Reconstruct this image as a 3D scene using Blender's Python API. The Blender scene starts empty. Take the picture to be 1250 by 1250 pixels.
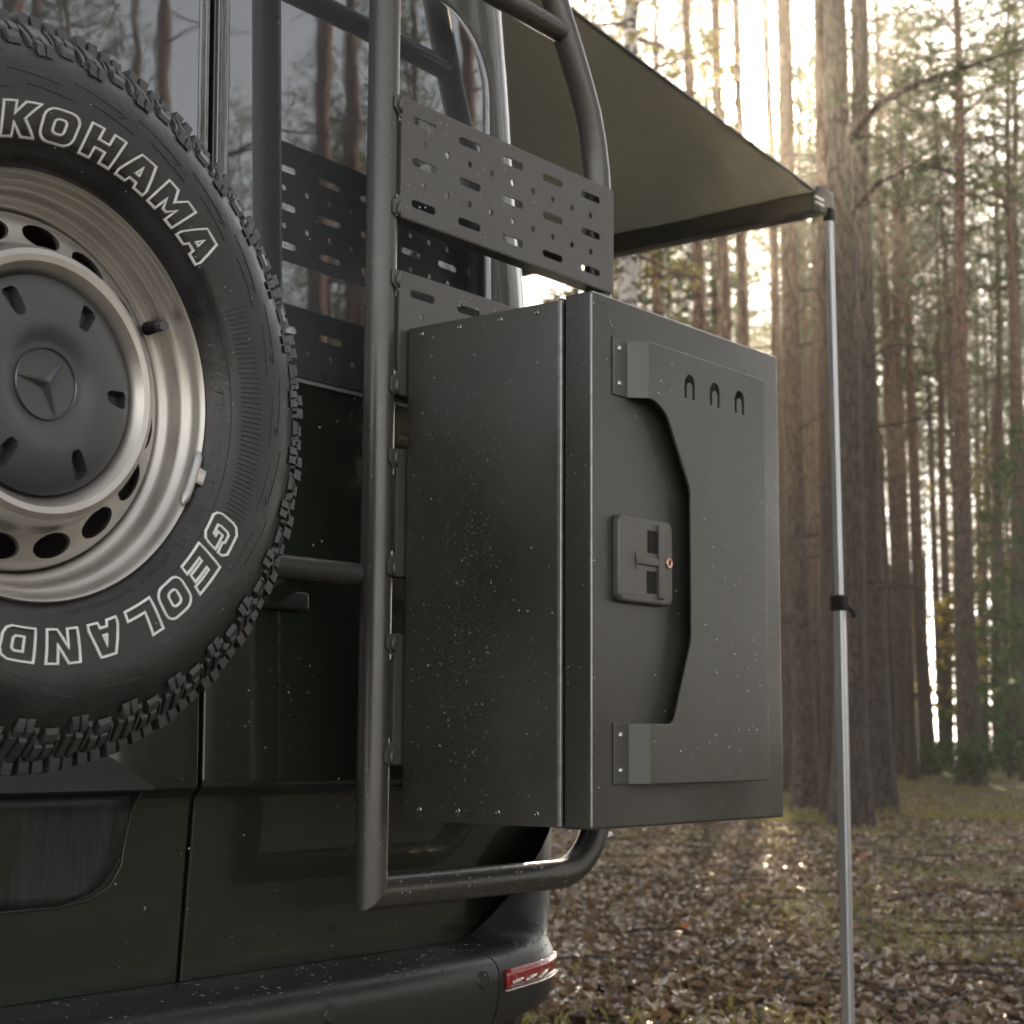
import bpy, bmesh, math, random
from mathutils import Vector, Matrix, noise
R = math.radians
random.seed(7)
SC = bpy.context.scene
COL = SC.collection
# ------------------------------------------------------------------ camera, sky, sun, exposure
CAM = Vector((-1.571, -1.757, 0.97))
YAW, PITCH, ROLL, FPX = 0.6625923, 0.1315219, 0.00556994, 2069.425
fh = Vector((math.cos(YAW), math.sin(YAW), 0)); rr = Vector((math.sin(YAW), -math.cos(YAW), 0)); zz = Vector((0, 0, 1))
FW = math.cos(PITCH)*fh + math.sin(PITCH)*zz
UP0 = -math.sin(PITCH)*fh + math.cos(PITCH)*zz
RT = math.cos(ROLL)*rr + math.sin(ROLL)*UP0
UP = -math.sin(ROLL)*rr + math.cos(ROLL)*UP0
cd = bpy.data.cameras.new('camera')
cam = bpy.data.objects.new('camera', cd); COL.objects.link(cam)
cam.matrix_world = Matrix(((RT.x, UP.x, -FW.x, CAM.x), (RT.y, UP.y, -FW.y, CAM.y), (RT.z, UP.z, -FW.z, CAM.z), (0, 0, 0, 1)))
cd.sensor_width = 36; cd.lens = FPX/1250*36
cd.clip_start = 0.05; cd.clip_end = 2000
cd.dof.use_dof = True; cd.dof.focus_distance = 2.15; cd.dof.aperture_fstop = 10.0
SC.camera = cam
SUN_EL, SUN_AZ = R(20.83), R(29.73)     # azimuth counted from +X towards +Y
SDIR = Vector((math.cos(SUN_EL)*math.cos(SUN_AZ), math.cos(SUN_EL)*math.sin(SUN_AZ), math.sin(SUN_EL)))
w = bpy.data.worlds.new('World'); SC.world = w; w.use_nodes = True
nt = w.node_tree; N = nt.nodes; L = nt.links; N.clear()
sky = N.new('ShaderNodeTexSky'); sky.sky_type = 'NISHITA'; sky.sun_disc = False
sky.sun_elevation = SUN_EL; sky.sun_rotation = math.pi/2 - SUN_AZ
sky.air_density = 1.0; sky.dust_density = 0.4; sky.ozone_density = 1.0
hs = N.new('ShaderNodeHueSaturation'); hs.inputs['Saturation'].default_value = 0.24; hs.inputs['Value'].default_value = 1.0
L.new(sky.outputs[0], hs.inputs['Color'])
bg = N.new('ShaderNodeBackground'); bg.inputs['Strength'].default_value = 0.15
wm = N.new('ShaderNodeVectorMath'); wm.operation = 'MULTIPLY'; wm.inputs[1].default_value = (1.04, .985, .925)
L.new(hs.outputs[0], wm.inputs[0]); L.new(wm.outputs[0], bg.inputs['Color'])
tc = N.new('ShaderNodeTexCoord')
dot = N.new('ShaderNodeVectorMath'); dot.operation = 'DOT_PRODUCT'
nrm = N.new('ShaderNodeVectorMath'); nrm.operation = 'NORMALIZE'
L.new(tc.outputs['Generated'], nrm.inputs[0]); L.new(nrm.outputs[0], dot.inputs[0]); dot.inputs[1].default_value = SDIR
mx = N.new('ShaderNodeMath'); mx.operation = 'MAXIMUM'; mx.inputs[1].default_value = 0; L.new(dot.outputs['Value'], mx.inputs[0])
def lobe(p, k):
    a = N.new('ShaderNodeMath'); a.operation = 'POWER'; a.inputs[1].default_value = p; L.new(mx.outputs[0], a.inputs[0])
    b = N.new('ShaderNodeMath'); b.operation = 'MULTIPLY'; b.inputs[1].default_value = k; L.new(a.outputs[0], b.inputs[0]); return b
l1, l2, l3 = lobe(4500, 90), lobe(900, .9), lobe(40, 0.02)
s1 = N.new('ShaderNodeMath'); L.new(l1.outputs[0], s1.inputs[0]); L.new(l2.outputs[0], s1.inputs[1])
s2 = N.new('ShaderNodeMath'); L.new(s1.outputs[0], s2.inputs[0]); L.new(l3.outputs[0], s2.inputs[1])
bg2 = N.new('ShaderNodeBackground'); bg2.inputs['Color'].default_value = (1, .74, .42, 1); L.new(s2.outputs[0], bg2.inputs['Strength'])
ad = N.new('ShaderNodeAddShader'); L.new(bg.outputs[0], ad.inputs[0]); L.new(bg2.outputs[0], ad.inputs[1])
wo = N.new('ShaderNodeOutputWorld'); L.new(ad.outputs[0], wo.inputs['Surface'])
sd = bpy.data.lights.new('sun', 'SUN'); sd.energy = 5.0; sd.angle = R(0.6); sd.color = (1, .79, .54)
so = bpy.data.objects.new('sun', sd); COL.objects.link(so)
so.rotation_euler = SDIR.to_track_quat('Z', 'Y').to_euler(); so.location = (20, 12, 30)
SC.view_settings.view_transform = 'Standard'; SC.view_settings.look = 'None'
SC.view_settings.exposure = 1.3; SC.view_settings.gamma = 1.0
SC.view_settings.use_curve_mapping = False
SC.render.engine = 'CYCLES'
cy = SC.cycles
cy.use_denoising = True
cy.max_bounces = 6; cy.diffuse_bounces = 2; cy.glossy_bounces = 3; cy.transmission_bounces = 4; cy.transparent_max_bounces = 6
cy.sample_clamp_indirect = 5; cy.caustics_reflective = False; cy.caustics_refractive = False
cy.use_adaptive_sampling = True; cy.adaptive_threshold = 0.02
cy.volume_bounces = 0

def ray(px, py):
    return FW + (px-625)/FPX*RT + (625-py)/FPX*UP
def atY(px, py, Y):
    d = ray(px, py); return CAM + d*((Y-CAM.y)/d.y)
def ground_at(px, dist):
    """spot on the ground at a given distance in the direction of a bearing"""
    d = ray(px, 905); d.z = 0; d.normalize(); p = CAM + d*dist; return Vector((p.x, p.y, 0))
def bearing(px, py, dist):
    d = ray(px, py); h = math.hypot(d.x, d.y); return CAM + d*(dist/h)

# ------------------------------------------------------------------ materials
def newmat(name):
    m = bpy.data.materials.new(name); m.use_nodes = True
    nt = m.node_tree; b = nt.nodes['Principled BSDF']; return m, nt, b
def mat(name, col, rough=.5,  metal=0, coat=0, coatr=.03, ior=1.5, bump=0, bscale=200, var=0, vscale=8, rvar=0, trans=0, aniso=None, stretch=None, spec=None, wav=0):
    m, nt, b = newmat(name); n = nt.nodes; l = nt.links
    b.inputs['Base Color'].default_value = (*col, 1); b.inputs['Roughness'].default_value = rough
    b.inputs['Metallic'].default_value = metal; b.inputs['IOR'].default_value = ior
    b.inputs['Coat Weight'].default_value = coat; b.inputs['Coat Roughness'].default_value = coatr
    b.inputs['Transmission Weight'].default_value = trans
    if spec is not None: b.inputs['Specular IOR Level'].default_value = spec
    t = n.new('ShaderNodeTexCoord'); src = t.outputs['Object']
    if stretch:
        mp = n.new('ShaderNodeMapping'); mp.inputs['Scale'].default_value = stretch; l.new(src, mp.inputs[0]); src = mp.outputs[0]
    if bump:
        x = n.new('ShaderNodeTexNoise'); x.inputs['Scale'].default_value = bscale; x.inputs['Detail'].default_value = 3; l.new(src, x.inputs['Vector'])
        bp = n.new('ShaderNodeBump'); bp.inputs['Strength'].default_value = 1; bp.inputs['Distance'].default_value = bump
        l.new(x.outputs[0], bp.inputs['Height']); l.new(bp.outputs[0], b.inputs['Normal'])
        if wav:
            xw = n.new('ShaderNodeTexNoise'); xw.inputs['Scale'].default_value = 4; xw.inputs['Detail'].default_value = 1; l.new(src, xw.inputs['Vector'])
            bw_ = n.new('ShaderNodeBump'); bw_.inputs['Distance'].default_value = wav; l.new(xw.outputs[0], bw_.inputs['Height']); l.new(bw_.outputs[0], bp.inputs['Normal'])
    if var or rvar:
        x = n.new('ShaderNodeTexNoise'); x.inputs['Scale'].default_value = vscale; x.inputs['Detail'].default_value = 6; l.new(src, x.inputs['Vector'])
        if var:
            mr = n.new('ShaderNodeMapRange'); mr.inputs[1].default_value = .3; mr.inputs[2].default_value = .7
            mr.inputs[3].default_value = 1-var; mr.inputs[4].default_value = 1+var; l.new(x.outputs[0], mr.inputs[0])
            mm = n.new('ShaderNodeVectorMath'); mm.operation = 'SCALE'; mm.inputs[0].default_value = col; l.new(mr.outputs[0], mm.inputs['Scale'])
            l.new(mm.outputs[0], b.inputs['Base Color'])
        if rvar:
            mr = n.new('ShaderNodeMapRange'); mr.inputs[1].default_value = .3; mr.inputs[2].default_value = .7
            mr.inputs[3].default_value = max(0, rough-rvar); mr.inputs[4].default_value = rough+rvar; l.new(x.outputs[0], mr.inputs[0])
            l.new(mr.outputs[0], b.inputs['Roughness'])
    return m
M = {}
M['paint'] = mat('green_van_paint', (.015, .021, .013), .38, .2, 1, .035, var=.1, vscale=3, bump=.00025, bscale=5)
M['glass'] = mat('dark_privacy_glass', (.17, .18, .19), .015, .65, 1, .01, ior=1.6, bump=.0007, bscale=3.2)
M['powder'] = mat('graphite_powder_coat', (.085, .080, .073), .37, 0, .0, bump=.00012, bscale=900, var=.06, vscale=6, rvar=.04, spec=.7)
M['powder_box'] = mat('graphite_powder_coat_box', (.050, .049, .042), .33, 0, 0, bump=.00012, bscale=1100, var=.16, vscale=5, rvar=.09, spec=.8, wav=.004)
M['edge'] = mat('painted_edge_highlight', (.30, .295, .285), .28, .5, bump=.0001, bscale=400, var=.2, vscale=60)  # lightened colour stands in for sky reflected along rounded box edges
M['tube'] = mat('satin_black_tube', (.085, .081, .075), .31, .35, 0, bump=.00008, bscale=700, rvar=.05, vscale=12, spec=.8)
M['plastic'] = mat('black_bumper_plastic', (.026, .027, .026), .38, 0, 0, bump=.0002, bscale=500, rvar=.08, vscale=10)
M['gap'] = mat('black_seal_and_shade', (.004, .004, .004), .8)
M['gasket'] = mat('brown_black_gasket', (.022, .017, .015), .5)
M['rubber'] = mat('wet_tyre_rubber', (.019, .019, .019), .38, 0, 0, bump=.0006, bscale=90, var=.3, vscale=14, rvar=.12, spec=.6)
M['tread'] = mat('tread_rubber', (.042, .043, .045), .40, 0, 0, bump=.0006, bscale=150, var=.3, vscale=20, rvar=.15, spec=.8)
M['letter'] = mat('white_raised_letter', (.80, .79, .76), .55, var=.12, vscale=60)
M['letterin'] = mat('black_letter_face', (.010, .010, .010), .35)
M['rim'] = mat('silver_steel_rim', (.54, .515, .475), .36, .8, .3, .15, bump=.0001, bscale=60, var=.14, vscale=9, rvar=.07)
M['cap'] = mat('grey_hub_cap_plastic', (.055, .056, .059), .42, bump=.0001, bscale=800, rvar=.06, vscale=8, spec=.7)
M['star'] = mat('satin_emblem', (.16, .17, .19), .3, .8)
M['weight'] = mat('cast_zinc', (.5, .5, .49), .4, .6, bump=.0005, bscale=200)
M['steel'] = mat('bright_steel', (.55, .54, .52), .25, .9)
M['brass'] = mat('copper_lock', (.75, .45, .36), .3, .8)
M['alu'] = mat('brushed_aluminium', (.62, .64, .67), .36, .8, rvar=.08, vscale=5, stretch=(40, 40, 1))
M['red'] = mat('red_reflector', (.32, .012, .012), .12, 0, 1, .02, bump=.002, bscale=160)
M['chrome'] = mat('chrome_lens', (.6, .55, .52), .12, .8, bump=.003, bscale=180)
M['water'] = mat('water_drop', (.22, .225, .22), .05, 0, 1, .0, ior=1.8)
M['plate'] = mat('scratched_grip_plastic', (.026, .026, .026), .42, bump=.0006, bscale=30, var=.35, vscale=18, rvar=.12, stretch=(6, 6, .35))
M['sealwhite'] = mat('pale_trim_strip', (.42, .42, .42), .25, .5)
# awning canvas: dense woven acrylic, a little light comes through
m, nt_, b = newmat('awning_canvas'); n = nt_.nodes; l = nt_.links
b.inputs['Base Color'].default_value = (.050, .054, .043, 1); b.inputs['Roughness'].default_value = .75
tr = n.new('ShaderNodeBsdfTranslucent'); tr.inputs[0].default_value = (.115, .112, .084, 1)
t = n.new('ShaderNodeTexCoord'); mp = n.new('ShaderNodeMapping'); mp.inputs['Scale'].default_value = (3, 14, 3); l.new(t.outputs['Object'], mp.inputs[0])
x = n.new('ShaderNodeTexNoise'); x.inputs['Scale'].default_value = 1.6; x.inputs['Detail'].default_value = 5; l.new(mp.outputs[0], x.inputs['Vector'])
bp = n.new('ShaderNodeBump'); bp.inputs['Distance'].default_value = .012; bp.inputs['Strength'].default_value = .7; l.new(x.outputs[0], bp.inputs['Height'])
l.new(bp.outputs[0], b.inputs['Normal']); l.new(bp.outputs[0], tr.inputs['Normal'])
ms = n.new('ShaderNodeMixShader'); ms.inputs[0].default_value = .4
l.new(b.outputs[0], ms.inputs[1]); l.new(tr.outputs[0], ms.inputs[2]); l.new(ms.outputs[0], n['Material Output'].inputs['Surface'])
M['canvas'] = m
# pine bark: grey-brown plates low down, orange flaky bark higher up
def bark(name, low, high, h0, h1):
    m, nt, b = newmat(name); n = nt.nodes; l = nt.links
    t = n.new('ShaderNodeTexCoord'); sp = n.new('ShaderNodeSeparateXYZ'); l.new(t.outputs['Object'], sp.inputs[0])
    mp = n.new('ShaderNodeMapping'); mp.inputs['Scale'].default_value = (14, 14, 3.2); l.new(t.outputs['Object'], mp.inputs[0])
    v = n.new('ShaderNodeTexVoronoi'); v.feature = 'DISTANCE_TO_EDGE'; v.inputs['Scale'].default_value = 1.3; l.new(mp.outputs[0], v.inputs['Vector'])
    x = n.new('ShaderNodeTexNoise'); x.inputs['Scale'].default_value = 2; x.inputs['Detail'].default_value = 6; l.new(mp.outputs[0], x.inputs['Vector'])
    x2 = n.new('ShaderNodeTexNoise'); x2.inputs['Scale'].default_value = .6; l.new(t.outputs['Object'], x2.inputs['Vector'])
    ma = n.new('ShaderNodeMath'); ma.operation = 'MULTIPLY_ADD'; ma.inputs[1].default_value = 3.0; l.new(x2.outputs[0], ma.inputs[0]); l.new(sp.outputs[2], ma.inputs[2])
    mr = n.new('ShaderNodeMapRange'); mr.inputs[1].default_value = h0+1.5; mr.inputs[2].default_value = h1+1.5; l.new(ma.outputs[0], mr.inputs[0])
    mc = n.new('ShaderNodeMix'); mc.data_type = 'RGBA'; l.new(mr.outputs[0], mc.inputs[0])
    mc.inputs[6].default_value = (*low, 1); mc.inputs[7].default_value = (*high, 1)
    cr = n.new('ShaderNodeMapRange'); cr.inputs[1].default_value = 0; cr.inputs[2].default_value = .16; cr.inputs[3].default_value = .45; cr.inputs[4].default_value = 1.0
    l.new(v.outputs['Distance'], cr.inputs[0])
    c2 = n.new('ShaderNodeMapRange'); c2.inputs[1].default_value = .3; c2.inputs[2].default_value = .7; c2.inputs[3].default_value = .65; c2.inputs[4].default_value = 1.35; l.new(x.outputs[0], c2.inputs[0])
    mu = n.new('ShaderNodeMath'); mu.operation = 'MULTIPLY'; l.new(cr.outputs[0], mu.inputs[0]); l.new(c2.outputs[0], mu.inputs[1])
    sc = n.new('ShaderNodeVectorMath'); sc.operation = 'SCALE'; l.new(mc.outputs[2], sc.inputs[0]); l.new(mu.outputs[0], sc.inputs['Scale'])
    l.new(sc.outputs[0], b.inputs['Base Color']); b.inputs['Roughness'].default_value = .85
    bp = n.new('ShaderNodeBump'); bp.inputs['Distance'].default_value = .03; l.new(mu.outputs[0], bp.inputs['Height']); l.new(bp.outputs[0], b.inputs['Normal'])
    return m
M['bark'] = bark('pine_bark', (.105, .082, .064), (.20, .120, .078), 3.6, 9.0)
M['bark_grey'] = bark('old_pine_bark', (.088, .070, .056), (.15, .105, .075), 6, 16)
# birch bark
m, nt_, b = newmat('birch_bark'); n = nt_.nodes; l = nt_.links
t = n.new('ShaderNodeTexCoord'); mp = n.new('ShaderNodeMapping'); mp.inputs['Scale'].default_value = (2.2, 2.2, 5); l.new(t.outputs['Object'], mp.inputs[0])
x = n.new('ShaderNodeTexNoise'); x.inputs['Scale'].default_value = 2.0; x.inputs['Detail'].default_value = 5; l.new(mp.outputs[0], x.inputs['Vector'])
cr = n.new('ShaderNodeValToRGB'); cr.color_ramp.elements[0].position = .42; cr.color_ramp.elements[0].color = (.03, .027, .025, 1)
cr.color_ramp.elements[1].position = .52; cr.color_ramp.elements[1].color = (.5, .47, .43, 1); l.new(x.outputs[0], cr.inputs[0]); l.new(cr.outputs[0], b.inputs['Base Color']); b.inputs['Roughness'].default_value = .7
M['birch'] = m
def leafmat(name, c1, c2, trans, tcol, rough=.55):
    m, nt, b = newmat(name); n = nt.nodes; l = nt.links
    g = n.new('ShaderNodeNewGeometry'); mc = n.new('ShaderNodeMix'); mc.data_type = 'RGBA'; l.new(g.outputs['Random Per Island'], mc.inputs[0])
    mc.inputs[6].default_value = (*c1, 1); mc.inputs[7].default_value = (*c2, 1); l.new(mc.outputs[2], b.inputs['Base Color']); b.inputs['Roughness'].default_value = rough
    tr = n.new('ShaderNodeBsdfTranslucent'); tr.inputs[0].default_value = (*tcol, 1)
    ms = n.new('ShaderNodeMixShader'); ms.inputs[0].default_value = trans
    l.new(b.outputs[0], ms.inputs[1]); l.new(tr.outputs[0], ms.inputs[2]); l.new(ms.outputs[0], n['Material Output'].inputs['Surface'])
    return m
M['needle'] = leafmat('pine_needles', (.035, .055, .028), (.085, .105, .045), .35, (.16, .20, .06))
M['spruce'] = leafmat('spruce_needles', (.025, .050, .022), (.05, .085, .03), .3, (.10, .16, .04))
M['broad'] = leafmat('yellow_green_leaves', (.10, .12, .035), (.26, .19, .06), .5, (.42, .34, .09))
M['grass'] = leafmat('sunlit_grass', (.085, .085, .035), (.18, .15, .07), .45, (.30, .28, .08))
# dead leaves: many browns
m, nt_, b = newmat('dead_leaves'); n = nt_.nodes; l = nt_.links
g = n.new('ShaderNodeNewGeometry'); cr = n.new('ShaderNodeValToRGB'); e = cr.color_ramp.elements
e[0].position = 0; e[0].color = (.05, .032, .022, 1); e[1].position = 1; e[1].color = (.30, .20, .14, 1)
for p, c in ((.3, (.13, .086, .052)), (.55, (.22, .155, .10)), (.8, (.33, .255, .185)), (.985, (.42, .35, .27))):
    a = e.new(p); a.color = (*c, 1)
l.new(g.outputs['Random Per Island'], cr.inputs[0]); l.new(cr.outputs[0], b.inputs['Base Color']); b.inputs['Roughness'].default_value = .33
tr = n.new('ShaderNodeBsdfTranslucent'); tr.inputs[0].default_value = (.22, .14, .08, 1)
ms = n.new('ShaderNodeMixShader'); ms.inputs[0].default_value = .22
l.new(b.outputs[0], ms.inputs[1]); l.new(tr.outputs[0], ms.inputs[2]); l.new(ms.outputs[0], n['Material Output'].inputs['Surface'])
M['leaf'] = m
M['orange'] = leafmat('orange_leaf', (.35, .09, .03), (.45, .14, .03), .3, (.5, .14, .03))
# forest floor
m, nt_, b = newmat('forest_floor'); n = nt_.nodes; l = nt_.links
t = n.new('ShaderNodeTexCoord')
x1 = n.new('ShaderNodeTexNoise'); x1.inputs['Scale'].default_value = .55; x1.inputs['Detail'].default_value = 6; l.new(t.outputs['Object'], x1.inputs['Vector'])
x2 = n.new('ShaderNodeTexNoise'); x2.inputs['Scale'].default_value = 9; x2.inputs['Detail'].default_value = 8; x2.inputs['Roughness'].default_value = .7; l.new(t.outputs['Object'], x2.inputs['Vector'])
vo = n.new('ShaderNodeTexVoronoi'); vo.inputs['Scale'].default_value = 11; l.new(t.outputs['Object'], vo.inputs['Vector'])
c1 = n.new('ShaderNodeValToRGB'); e = c1.color_ramp.elements; e[0].position = .3; e[0].color = (.035, .026, .018, 1); e[1].position = .72; e[1].color = (.20, .14, .095, 1)
mm = n.new('ShaderNodeMix'); mm.data_type = 'FLOAT'; mm.inputs[0].default_value = .45; l.new(x2.outputs[0], mm.inputs[2]); l.new(vo.outputs['Color'], mm.inputs[3])
l.new(mm.outputs[0], c1.inputs[0])
c2 = n.new('ShaderNodeMapRange'); c2.inputs[1].default_value = .52; c2.inputs[2].default_value = .66; l.new(x1.outputs[0], c2.inputs[0])
mc = n.new('ShaderNodeMix'); mc.data_type = 'RGBA'; l.new(c2.outputs[0], mc.inputs[0]); l.new(c1.outputs[0], mc.inputs[6]); mc.inputs[7].default_value = (.075, .085, .03, 1)
l.new(mc.outputs[2], b.inputs['Base Color']); b.inputs['Roughness'].default_value = .75
bp = n.new('ShaderNodeBump'); bp.inputs['Distance'].default_value = .05; l.new(x2.outputs[0], bp.inputs['Height']); l.new(bp.outputs[0], b.inputs['Normal'])
M['floor'] = m

# ------------------------------------------------------------------ helpers
def link(o, parent=None):
    COL.objects.link(o)
    if parent: o.parent = parent
    return o
def mk(name, V, F, m, parent=None, smooth=False, kind=None, auto=None):
    me = bpy.data.meshes.new(name); me.from_pydata([tuple(v) for v in V], [], F); me.update()
    me.materials.append(m)
    if smooth: me.polygons.foreach_set('use_smooth', [True]*len(me.polygons))
    o = bpy.data.objects.new(name, me); link(o, parent)
    if kind: o['kind'] = kind
    if auto is not None: sharp(me, auto)
    return o
def sharp(me, deg):
    bm = bmesh.new(); bm.from_mesh(me)
    bmesh.ops.recalc_face_normals(bm, faces=bm.faces)
    for f in bm.faces: f.smooth = True
    for e in bm.edges:
        e.smooth = not (len(e.link_faces) == 2 and e.calc_face_angle(0) > R(deg))
    bm.to_mesh(me); bm.free()
def from_bm(name, bm, m, parent=None, auto=35):
    me = bpy.data.meshes.new(name)
    bmesh.ops.recalc_face_normals(bm, faces=bm.faces)
    for f in bm.faces: f.smooth = True
    for e in bm.edges:
        e.smooth = not (len(e.link_faces) == 2 and e.calc_face_angle(0) > R(auto))
    bm.to_mesh(me); bm.free(); me.materials.append(m)
    o = bpy.data.objects.new(name, me); return link(o, parent)
def thing(name, label, cat, loc=(0, 0, 0), group=None):
    o = bpy.data.objects.new(name, None); COL.objects.link(o); o.location = loc; o.empty_display_size = .1
    o['label'] = label; o['category'] = cat
    if group: o['group'] = group
    return o
def tag(o, label, cat, group=None):
    o['label'] = label; o['category'] = cat
    if group: o['group'] = group
    return o
def box_bm(x0, x1, y0, y1, z0, z1, bev=.002, seg=2, bm=None):
    b2 = bmesh.new()
    vs = [b2.verts.new(p) for p in ((x0, y0, z0), (x1, y0, z0), (x1, y1, z0), (x0, y1, z0), (x0, y0, z1), (x1, y0, z1), (x1, y1, z1), (x0, y1, z1))]
    for f in ((0, 3, 2, 1), (4, 5, 6, 7), (0, 1, 5, 4), (1, 2, 6, 5), (2, 3, 7, 6), (3, 0, 4, 7)): b2.faces.new([vs[i] for i in f])
    if bev: bmesh.ops.bevel(b2, geom=b2.edges[:], offset=bev, segments=seg, profile=.6, affect='EDGES')
    if bm is None: return b2
    me = bpy.data.meshes.new('t'); b2.to_mesh(me); b2.free(); bm.from_mesh(me); bpy.data.meshes.remove(me); return bm
def box(name, x0, x1, y0, y1, z0, z1, m, parent=None, bev=.002, seg=2):
    return from_bm(name, box_bm(x0, x1, y0, y1, z0, z1, bev, seg), m, parent)
def tube_vf(pts, r, n=20, caps=True, V=None, F=None, radii=None):
    if V is None: V, F = [], []
    pts = [Vector(p) for p in pts]; base = len(V)
    t0 = (pts[1]-pts[0]).normalized(); up = Vector((0, 0, 1)) if abs(t0.z) < .9 else Vector((0, 1, 0))
    u = t0.cross(up).normalized(); prev = t0
    for i, p in enumerate(pts):
        a = (pts[i]-pts[i-1]).normalized() if i else (pts[1]-pts[0]).normalized()
        c = (pts[i+1]-pts[i]).normalized() if i < len(pts)-1 else a
        t = (a+c).normalized()
        q = prev.rotation_difference(t); u = q @ u; prev = t
        u = (u - t*u.dot(t)).normalized(); v = t.cross(u)
        s = 1/max(.5, math.cos(a.angle(c, 0)/2)); side = (c-a)
        sd_ = side.normalized() if side.length > 1e-6 else None
        rad = radii[i] if radii else r
        for k in range(n):
            an = 2*math.pi*k/n; d = u*math.cos(an)+v*math.sin(an)
            if sd_ is not None: d = d + sd_*(d.dot(sd_))*(s-1)
            V.append(p+d*rad)
    for i in range(len(pts)-1):
        for k in range(n):
            a = base+i*n+k; b_ = base+i*n+(k+1) % n; F.append((a, b_, b_+n, a+n))
    if caps:
        F.append(tuple(base+k for k in range(n))[::-1]); F.append(tuple(base+(len(pts)-1)*n+k for k in range(n)))
    return V, F
def tube(name, pts, r, m, parent=None, n=20, auto=40, radii=None):
    V, F = tube_vf(pts, r, n, radii=radii); return mk(name, V, F, m, parent, auto=auto)
def lathe(name, prof, cx, cz, m, parent=None, n=96, closed=False, auto=40):
    """profile of (radius, Y) turned about the Y axis through (cx, cz)"""
    V, F = [], []
    for k in range(n):
        a = 2*math.pi*k/n; s, c = math.sin(a), math.cos(a)
        for r_, y in prof: V.append((cx+r_*s, y, cz+r_*c))
    P = len(prof)
    for k in range(n):
        k2 = (k+1) % n
        for i in range(P if closed else P-1):
            j = (i+1) % P; F.append((k*P+i, k*P+j, k2*P+j, k2*P+i))
    return mk(name, V, F, m, parent, auto=auto)
def plate_mesh(outline, holes, thick, bev=.0006, res=2):
    """flat sheet with holes, lying in XZ and facing -Y, front face at Y=0; returns a mesh"""
    cu = bpy.data.curves.new('c', 'CURVE'); cu.dimensions = '2D'; cu.fill_mode = 'BOTH'
    cu.extrude = max(thick/2-bev, 1e-5); cu.bevel_depth = bev; cu.bevel_resolution = res; cu.offset = -bev
    for lp in [outline]+holes:
        sp = cu.splines.new('POLY'); sp.points.add(len(lp)-1); sp.use_cyclic_u = True
        for i, (a, b_) in enumerate(lp): sp.points[i].co = (a, b_, 0, 1)
    o = bpy.data.objects.new('t', cu); COL.objects.link(o)
    dg = bpy.context.evaluated_depsgraph_get(); me = bpy.data.meshes.new_from_object(o.evaluated_get(dg))
    bpy.data.objects.remove(o); bpy.data.curves.remove(cu)
    for v in me.vertices: v.co = (v.co.x, -v.co.z+thick/2, v.co.y)
    bm = bmesh.new(); bm.from_mesh(me); bmesh.ops.remove_doubles(bm, verts=bm.verts, dist=1e-6)
    bm.to_mesh(me); bm.free(); sharp(me, 9); return me
def rrect(x0, x1, z0, z1, r, n=6):
    out = []
    for cx, cz, a0 in ((x1-r, z1-r, 0), (x0+r, z1-r, 90), (x0+r, z0+r, 180), (x1-r, z0+r, 270)):
        for i in range(n+1):
            a = R(a0+90*i/n); out.append((cx+r*math.cos(a), cz+r*math.sin(a)))
    return out
def circ(cx, cz, r, n=14): return [(cx+r*math.cos(2*math.pi*i/n), cz+r*math.sin(2*math.pi*i/n)) for i in range(n)]
def round_poly(pts, rads, n=5):
    out = []; k = len(pts)
    for i in range(k):
        p = Vector(pts[i]); a = Vector(pts[i-1]); c = Vector(pts[(i+1) % k]); r_ = rads[i] if isinstance(rads, (list, tuple)) else rads
        if r_ <= 0: out.append(tuple(p)); continue
        d1 = (a-p).normalized(); d2 = (c-p).normalized(); p1 = p+d1*r_; p2 = p+d2*r_
        for j in range(n+1):
            s = j/n; q = p1*(1-s)**2 + p*2*s*(1-s) + p2*s*s; out.append(tuple(q))
    return out
def sheet(name, me, m, parent, loc=(0, 0, 0)):
    me.materials.clear(); me.materials.append(m); me.name = name
    o = bpy.data.objects.new(name, me); link(o, parent); o.location = loc; return o
DROP = None
def add_drop(V, F, p, nrm, s, squash=.45):
    nrm = nrm.normalized(); u = nrm.orthogonal().normalized(); v = nrm.cross(u); b0 = len(V)
    sx = random.uniform(.8, 1.25); k = 7
    for j, (rr_, hh) in enumerate(((1, -.02), (.86, .38), (.48, .75))):
        for i in range(k):
            a = 2*math.pi*i/k; V.append(p+u*(math.cos(a)*rr_*s*sx)+v*(math.sin(a)*rr_*s/sx)+nrm*(hh*s*squash*1.3))
    V.append(p+nrm*(.9*s*squash*1.3))
    for j in range(2):
        for i in range(k):
            a = b0+j*k+i; b_ = b0+j*k+(i+1) % k; F.append((a, b_, b_+k, a+k))
    for i in range(k): F.append((b0+2*k+i, b0+2*k+(i+1) % k, b0+3*k))
def drops(spots, parent, squash=.45):
    V, F = [], []
    for p, nn, s in spots: add_drop(V, F, Vector(p), Vector(nn), s, squash)
    return mk('water_drops', V, F, M['water'], parent, smooth=True, kind='stuff')
def rect_drops(o, u, v, nn, n, s0=.0006, s1=.0022, dens=None, rng=random):
    out = []; o, u, v = Vector(o), Vector(u), Vector(v); t = 0
    while len(out) < n and t < n*30:
        t += 1; a, b_ = rng.random(), rng.random()
        if dens and rng.random() > dens(a, b_): continue
        out.append((o+u*a+v*b_, nn, s0+(s1-s0)*rng.random()**3))
    return out

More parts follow.
